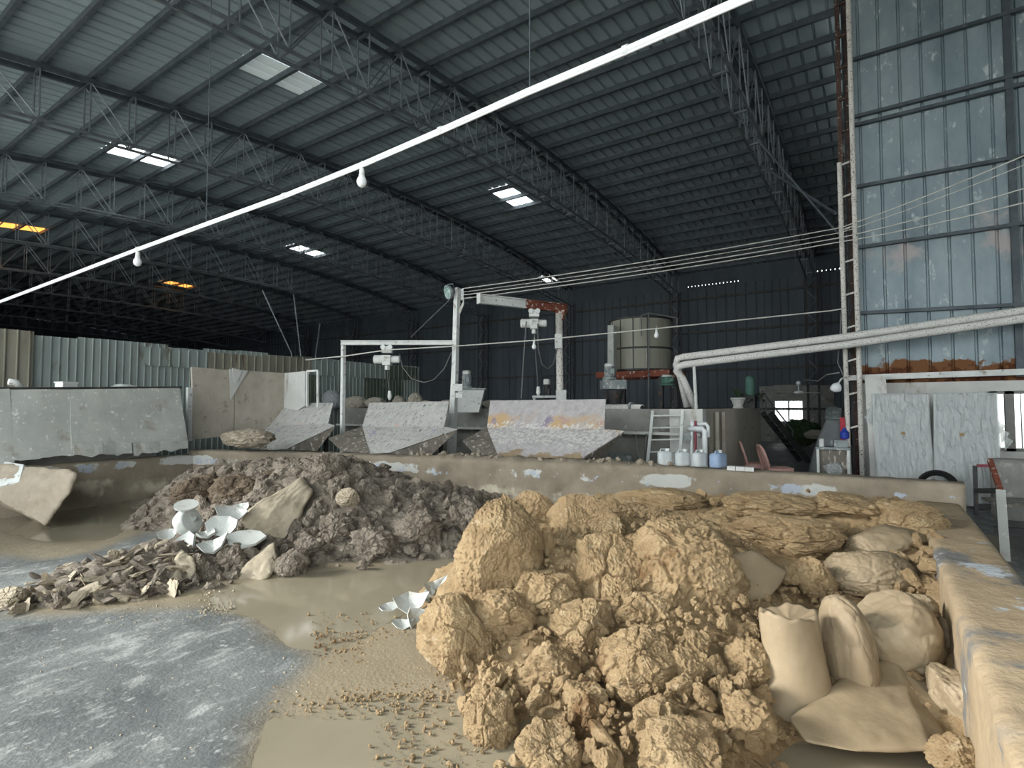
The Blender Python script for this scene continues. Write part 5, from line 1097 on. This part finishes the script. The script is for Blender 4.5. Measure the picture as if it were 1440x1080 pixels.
for i, (a, b, c_) in enumerate(wy):
    A, Bq, Cq = P(650, a, d=gd), P(1183, b, Y=11.65), P(1440, c_, Y=10.2)
    single('power_wire', MB().tube(sag(A, Bq, .05) + sag(Bq, Cq, .03)[1:] + [Cq + (Cq - Bq) * .8], .010 if i != 1 else .007, 6), MT['cable'], ('topmost', 'second', 'third', 'lowest')[i] + ' power wire from the tall pole to the lattice column', 'wire', 'power wires across the hall', smooth=True)
single('rope_wire', MB().tube([P(430, 506, d=11.5), P(483, 501, d=10.9), P(545, 492, d=10.8), P(637, 487, d=10.7), P(760, 478, d=10.5), P(923, 462, d=10.3), P(1168, 437, d=10.2), P(1186, 434, Y=11.75)], .013, 6), MT['cable'], 'slack pale rope strung from the gantry to the column', 'rope', smooth=True)
bulb('bare bulb on the rope in front of the jib crane', P(751, 479, d=10.5), .045)
bulb('bare bulb on the rope in front of the silo', P(923, 463, d=10.3), .045)
# insulated pipes
for i, (pts, lab) in enumerate(((((966, 572, 10.9), (957, 530, 10.75), (951, 512, 10.65), (953, 504, 10.6), (962, 502, 10.6), (1188, 474, 11.65), (1440, 437, 11.8)), 'upper thick wrapped pipe running along the tall wall'), (((978, 574, 10.75), (960, 532, 10.6), (951, 521, 10.5), (954, 515, 10.45), (964, 512.5, 10.45), (1188, 485, 11.5), (1440, 448, 11.65)), 'lower thick wrapped pipe running along the tall wall'))):
    q = [P(u, v, Y=y) for u, v, y in pts]; q.append(q[-1] + (q[-1] - q[-2]) * 1.2)
    single('wrapped_pipe', MB().tube(q, .068, 16), MT['insul'], lab, 'pipe', 'wrapped pipes', smooth=True)
single('pipe_prop', MB().tube([P(976, 515, Y=10.5), P(979, 575, Y=10.5)], .03, 8), MT['white'], 'short white prop holding up the wrapped pipes', 'prop')

# ------------------------------------------------------------------ tall lattice column at the wall corner
lcx = P(1188, 420, Y=11.85)[0]; lcx2 = P(1206, 420, Y=11.85)[0]
lc_ = thing('corner_column', 'paint-spattered lattice column at the corner of the tall wall', 'column', ((lcx + lcx2) / 2, 11.85, 0))
part('leg', MB().tube([(lcx, 11.8, 0), (lcx - .03, 11.8, 6.2)], .042, 10), MT['speckpole'], lc_)
part('leg', MB().tube([(lcx2, 11.85, 0), (lcx2 - .02, 11.85, 9.6)], .045, 10), MT['speckpole'], lc_)
part('angle_iron', MB().box((lcx - .02, 12.1, 4.85), (.08, .08, 9.6)).box((lcx + .12, 12.15, 4.85), (.06, .06, 9.6)), MT['rustdark'], lc_)
part('web_plate', MB().box(((lcx + lcx2) / 2, 12.16, 4.8), (.10, .03, 9.4)), MT['darksteel'], lc_)
for k in range(14):
    z = 1.2 + k * .62; part('tie', MB().bar((lcx, 11.82, z), (lcx2, 11.87, z + .06), .04, .03), MT['speckpole'] if k < 9 else MT['rustdark'], lc_)
    part('brace', MB().bar((lcx - .02, 12.1, z), (lcx + .12, 12.12, z + .5), .03, .02), MT['darksteel'], lc_)
single('roof_brace', MB().tube([P(1070, 232, Y=14), P(1175, 300, Y=12.4)], .03, 6), MT['steel'], 'diagonal steel brace from the truss to the lattice column', 'brace')
single('roof_brace', MB().tube([P(1000, 120, Y=12.6), P(1180, 330, Y=12.2)], .02, 6), MT['steel'], 'long thin diagonal brace high beside the lattice column', 'brace')
p0, p1, p2, p3 = P(1216, 530, Y=11.6), P(1245, 528, Y=11.6), P(1260, 670, Y=11.5), P(1224, 672, Y=11.5)
for q in (p2, p3): pass
k_ = (p0[2]) / max(p0[2] - p3[2], .1); f0 = p0 + (p3 - p0) * k_; f1 = p1 + (p2 - p1) * (p1[2] / max(p1[2] - p2[2], .1))
single('concrete_pillar', hull([p0, p1, f1, f0, p0 + np.array((0, .3, 0)), p1 + np.array((0, .3, 0)), f1 + np.array((0, .3, 0)), f0 + np.array((0, .3, 0))], 4, 0, 3, .006, 5, .002), MT['paleconc'], 'pale concrete pillar at the foot of the lattice column', 'pillar')
# wrapped panels
for i, (u0, u1, ub0, ub1, lab) in enumerate(((1236, 1304, 1230, 1308, 'left of the two tall panels wrapped in clear film'), (1312, 1391, 1314, 1396, 'right of the two tall panels wrapped in clear film'))):
    Yp = 11.55; a, b = P(u0, 557, Y=Yp), P(u1, 557, Y=Yp); a[2] = b[2] = 1.80; f0, f1 = a.copy(), b.copy(); f0[2] = f1[2] = .03; f0[1] = f1[1] = Yp - .3
    t = thing('wrapped_slab', lab, 'panel', (f0 + f1) / 2, 'film-wrapped panels')
    part('board', MB().plate([a, b, f1, f0], -.04), MT['paleconc'], t)
    o_ = np.array((0, -.035, 0)); w = np.array((.05, 0, 0))
    part('film', sheet_grid((a + o_ - w * (2.2 if i == 0 else 0) + np.array((0, 0, .03)), b + o_ + w * (.3 if i == 0 else 2) + np.array((0, 0, .03)), f1 + o_ + w * (1 if i == 0 else 1.5), f0 + o_ - w), 46, 46, .003, .03, 5, 81 + i), MT['film'], t, smooth=True)
    rg = random.Random(4 + i); mb = MB()
    for k in range(9):
        uu, vv_ = (a + (b - a) * (.5 + rg.uniform(-.05, .05))), .62 - k * .033
        q = uu * 1.0; q[2] = 1.66 - k * .06; q[1] = Yp - .3 * (1.8 - q[2]) / 1.8 - .008
        mb.bar(q, q + np.array((rg.uniform(-.05, .06), 0, rg.uniform(-.02, .03))), .006, .014)
    part('ink_marks', mb, MT['darksteel'], t)
    q = a + (b - a) * .48; part('price_tag', MB().box((q[0], Yp - .155, 1.15), (.06, .006, .05)), MT['tan'], t)
    mb = MB()
    for k in range(3):
        s_ = a + (b - a) * (0 if i == 0 else 1.02) + np.array((-.05 - .03 * k if i == 0 else .05 + .04 * k, -.03, -.05 - .12 * k - (.35 if i else 0))); mb.plate([s_, s_ + np.array((.12 * (-1 if i == 0 else 1), 0, -.1)), s_ + np.array((.02, 0, -.26))], .003)
    part('film_flap', mb, MT['film'], t)
p = P(1318, 676, Y=11.0); mb = MB()
for k in range(4):
    rr_ = .26 - .02 * k; mb.tube([(p[0] + rr_ * math.cos(a_), 10.95 + .03 * k, .32 + rr_ * math.sin(a_)) for a_ in np.linspace(0, 2 * math.pi, 28)], .022, 6, False)
single('hose_coil', mb, MT['black'], 'dark coil of hose standing between the wrapped panels', 'coil')
# table, tarpaulin, bits beside the column
p = P(1173, 668, Y=11.0); zt2 = P(1173, 630, Y=11.0)[2]
tb = thing('steel_workbench', 'speckled steel workbench beside the lattice column', 'table', (p[0], p[1], 0)); dx = (P(1193, 630, Y=11.0)[0] - P(1151, 630, Y=11.0)[0]) / 2
part('table_top', MB().box((p[0], 11.05, zt2), (dx * 2 + .06, .5, .04)), MT['motor'], tb)
part('cabinet', MB().box((p[0], 11.08, zt2 / 2), (dx * 2, .4, zt2 - .04)), MT['trough'], tb)
for sx in (-1, 1): part('leg', MB().box((p[0] + sx * dx, 10.83, zt2 / 2), (.04, .04, zt2)), MT['white'], tb)
q = P(1156, 628, Y=11.0); single('white_can', MB().lathe((q[0], 10.95, zt2 + .02), [(.04, 0), (.04, .13), (.03, .14)], 14), MT['white'], 'small white can on the steel workbench', 'can')
q = P(1183, 628, Y=11.0); single('bench_grinder', MB().box((q[0], 11.0, zt2 + .08), (.2, .14, .12)).lathe((q[0] - .14, 11.0, zt2 + .09), [(.06, -.02), (.06, .02)], 14, axis=(1, 0, 0)), MT['motor'], 'small grinder on the steel workbench', 'grinder')
q = P(1188, 612, Y=11.2); single('blue_bottle', MB().lathe((q[0], 11.15, zt2 + .15), [(.05, 0), (.07, .03), (.07, .12), (.03, .17), (.03, .2)], 14), MT['blue'], 'deep blue bottle behind the grinder', 'bottle')
single('red_cloth', sheet_grid((P(1181, 587, Y=11.76), P(1188, 587, Y=11.76), P(1190, 622, Y=11.74), P(1182, 624, Y=11.74)), 5, 12, .02, .02, 6, 7), MT['red'], 'red cloth hanging on the lattice column', 'cloth')
put_lump('plastic_bag', 'crumpled white plastic bag under the steel workbench', 'bag', 1172, 660, 9.2, 26, 22, 'film', 91, amp=.2, crumb=.1, cuts=5)
single('tarp_heap', hull(hp([(1162, 589, 13), (1184, 589, 12.6), (1184, 660, 12), (1140, 690, 12), (1128, 690, 12.3), (1148, 620, 12.8), (1165, 592, 14.5), (1140, 680, 14), (1185, 680, 13)]), 8, 2, 15, .03, 3, .01), MT['tarp'], 'grey tarpaulin draped over a tall heap left of the column', 'tarpaulin', smooth=True)
single('machine_cover', hull(hp([(1160, 575, 13.4), (1185, 574, 13), (1186, 592, 12.8), (1158, 592, 13.2), (1170, 566, 14), (1185, 592, 14)]), 5, 2, 16, .03, 4, .01), MT['motor'], 'dull machine top above the grey tarpaulin', 'machine', smooth=True)
q = P(1176, 545, Y=11.5); wl_ = thing('wall_lamp', 'white lamp head clamped low on the lattice column', 'lamp', q)
part('head', MB().lathe(q, [(.03, .1), (.08, .04), (.09, -.04), (.06, -.06)], 16, axis=(-.8, -.5, -.2)), MT['pvc'], wl_, smooth=True)
part('arm', MB().tube([q + np.array((.02, 0, .05)), q + np.array((.08, .05, .16)), P(1190, 530, Y=11.75)], .014, 6), MT['white'], wl_)
single('drop_cable', MB().tube([P(1183, 440, Y=11.7), P(1181, 480, Y=11.7), P(1178, 510, Y=11.7), P(1186, 528, Y=11.7)], .012, 6), MT['cabledark'], 'dark cable dangling down the lattice column', 'cable')
# fan
fd = 16.5; q = P(1123, 552, d=fd); fan = thing('ceiling_fan', 'white three-bladed fan hanging in the dark hall', 'fan', q)
part('motor_hub', MB().lathe(q, [(.05, .05), (.13, .03), (.14, -.02), (.05, -.05)], 20), MT['pvc'], fan, smooth=True)
part('down_rod', MB().tube([q, q + np.array((0, 0, .3))], .02, 8), MT['pvc'], fan)
part('canopy_cup', MB().lathe(q + np.array((0, 0, .28)), [(.04, -.06), (.08, 0), (.04, .07)], 14), MT['pvc'], fan, smooth=True)
for k, a_ in enumerate((YAW + .12, YAW + .12 + 2.094, YAW + .12 + 4.189)):
    dv = np.array((math.cos(a_), math.sin(a_), 0)); sv = np.array((-math.sin(a_), math.cos(a_), .18))
    part('blade', MB().plate([q + dv * .12 - sv * .04, q + dv * .66 - sv * .07, q + dv * .66 + sv * .07, q + dv * .12 + sv * .04], .008), MT['pvc'], fan)
part('hanger_wire', MB().tube([q + np.array((0, 0, .34)), (q[0], q[1], zbot(q[1]))], .006, 5), MT['cabledark'], fan)
single('fan_cable', MB().tube([P(1127, 536, d=fd), P(1135, 534, d=fd - .5), P(1150, 536, d=fd - 1.5), P(1162, 527, d=fd - 3), P(1180, 524, d=fd - 5)], .014, 6), MT['cable'], 'slack pale cable feeding the white fan', 'cable', smooth=True)
# stairs
sd2 = 16.0; sa, sb = P(1072, 580, d=sd2), P(1116, 636, d=sd2); stt = thing('steel_stairs', 'dark steel stairs with a handrail going up to the tank', 'stairs', (sb[0], sb[1], 0)); off = n3(np.cross(sb - sa, (0, 0, 1))) * .5
for o_ in (np.zeros(3), off): part('stringer', MB().bar(sa + o_, sb + o_ + (sb - sa) * .22, .05, .14), MT['darksteel'], stt)
for k in range(7):
    a = sa + (sb - sa) * (k + .5) / 7; part('tread', MB().bar(a, a + off, .2, .03), MT['steel'], stt)
up = np.array((0, 0, .62)); part('handrail', MB().tube([sa + up * 1.0 + (sa - sb) * .02, sb + up], .022, 6), MT['rod'], stt)
for k in (0, .12, .98): a = sa + (sb - sa) * k; part('baluster', MB().tube([a, a + up], .018, 6), MT['rod'], stt)
put_lump('net_heap', 'dark green netting heaped in front of the far window', 'netting', 1128, 606, 22, 46, 44, 'leaf', 95, amp=.14, crumb=.1, clod=.1, cuts=3)
put_lump('floor_bundle', 'dim bundle on the floor below the netting', 'bundle', 1146, 612, 20, 30, 16, 'board', 96, amp=.14, crumb=.06, cuts=3)
# right foreground: cart frame outside the kerb
ct = thing('steel_cart', 'rusty steel cart frame with a red rail at the right edge', 'cart', (P(1410, 760, Z=0)))
A0 = P(1373, 724, Z=0); A1 = P(1371, 655, d=(A0 - CAM) @ FWD); B0 = P(1414, 790, Z=0); db = (B0 - CAM) @ FWD; B1 = P(1407, 690, d=db + .3)
part('leg', MB().bar(A0, A1, .05, .05), MT['darksteel'], ct); part('leg', MB().bar(B0, B1, .08, .06), MT['sheetgrey'], ct, label='white-smeared front leg')
part('strut', MB().bar(B1, P(1392, 647, d=db + .8), .05, .05), MT['rust'], ct)
r0 = P(1374, 655, d=(A0 - CAM) @ FWD); part('rail', MB().bar(r0, P(1480, 655, d=(A0 - CAM) @ FWD - .4), .04, .04), MT['magenta'], ct, label='red top rail')
for v in (690, 712): part('rail', MB().bar(P(1374, v, d=(A0 - CAM) @ FWD), P(1490, v + 2, d=(A0 - CAM) @ FWD - .3), .06, .07), MT['darksteel'], ct)
part('rail', MB().bar(P(1372, 690, d=(A0 - CAM) @ FWD), B1, .05, .06), MT['darksteel'], ct)
part('deck', MB().plate([P(1380, 702, d=7.3), P(1480, 704, d=7.2), P(1490, 716, d=6.4), P(1402, 712, d=6.4)], .03), MT['trough'], ct)
single('steel_bar', MB().bar(P(1398, 745, d=6.6), P(1500, 752, d=6.2), .06, .08), MT['darksteel'], 'heavy dark steel bar lying on the floor by the cart', 'bar')
single('plastic_drum', MB().lathe(P(1428, 690, Y=10.6) * np.array((1, 1, 0)), [(.26, 0), (.28, .05), (.27, .4), (.28, .8), (.24, .84)], 20), MT['concrete'], 'dull grey drum standing under the bright window', 'drum')
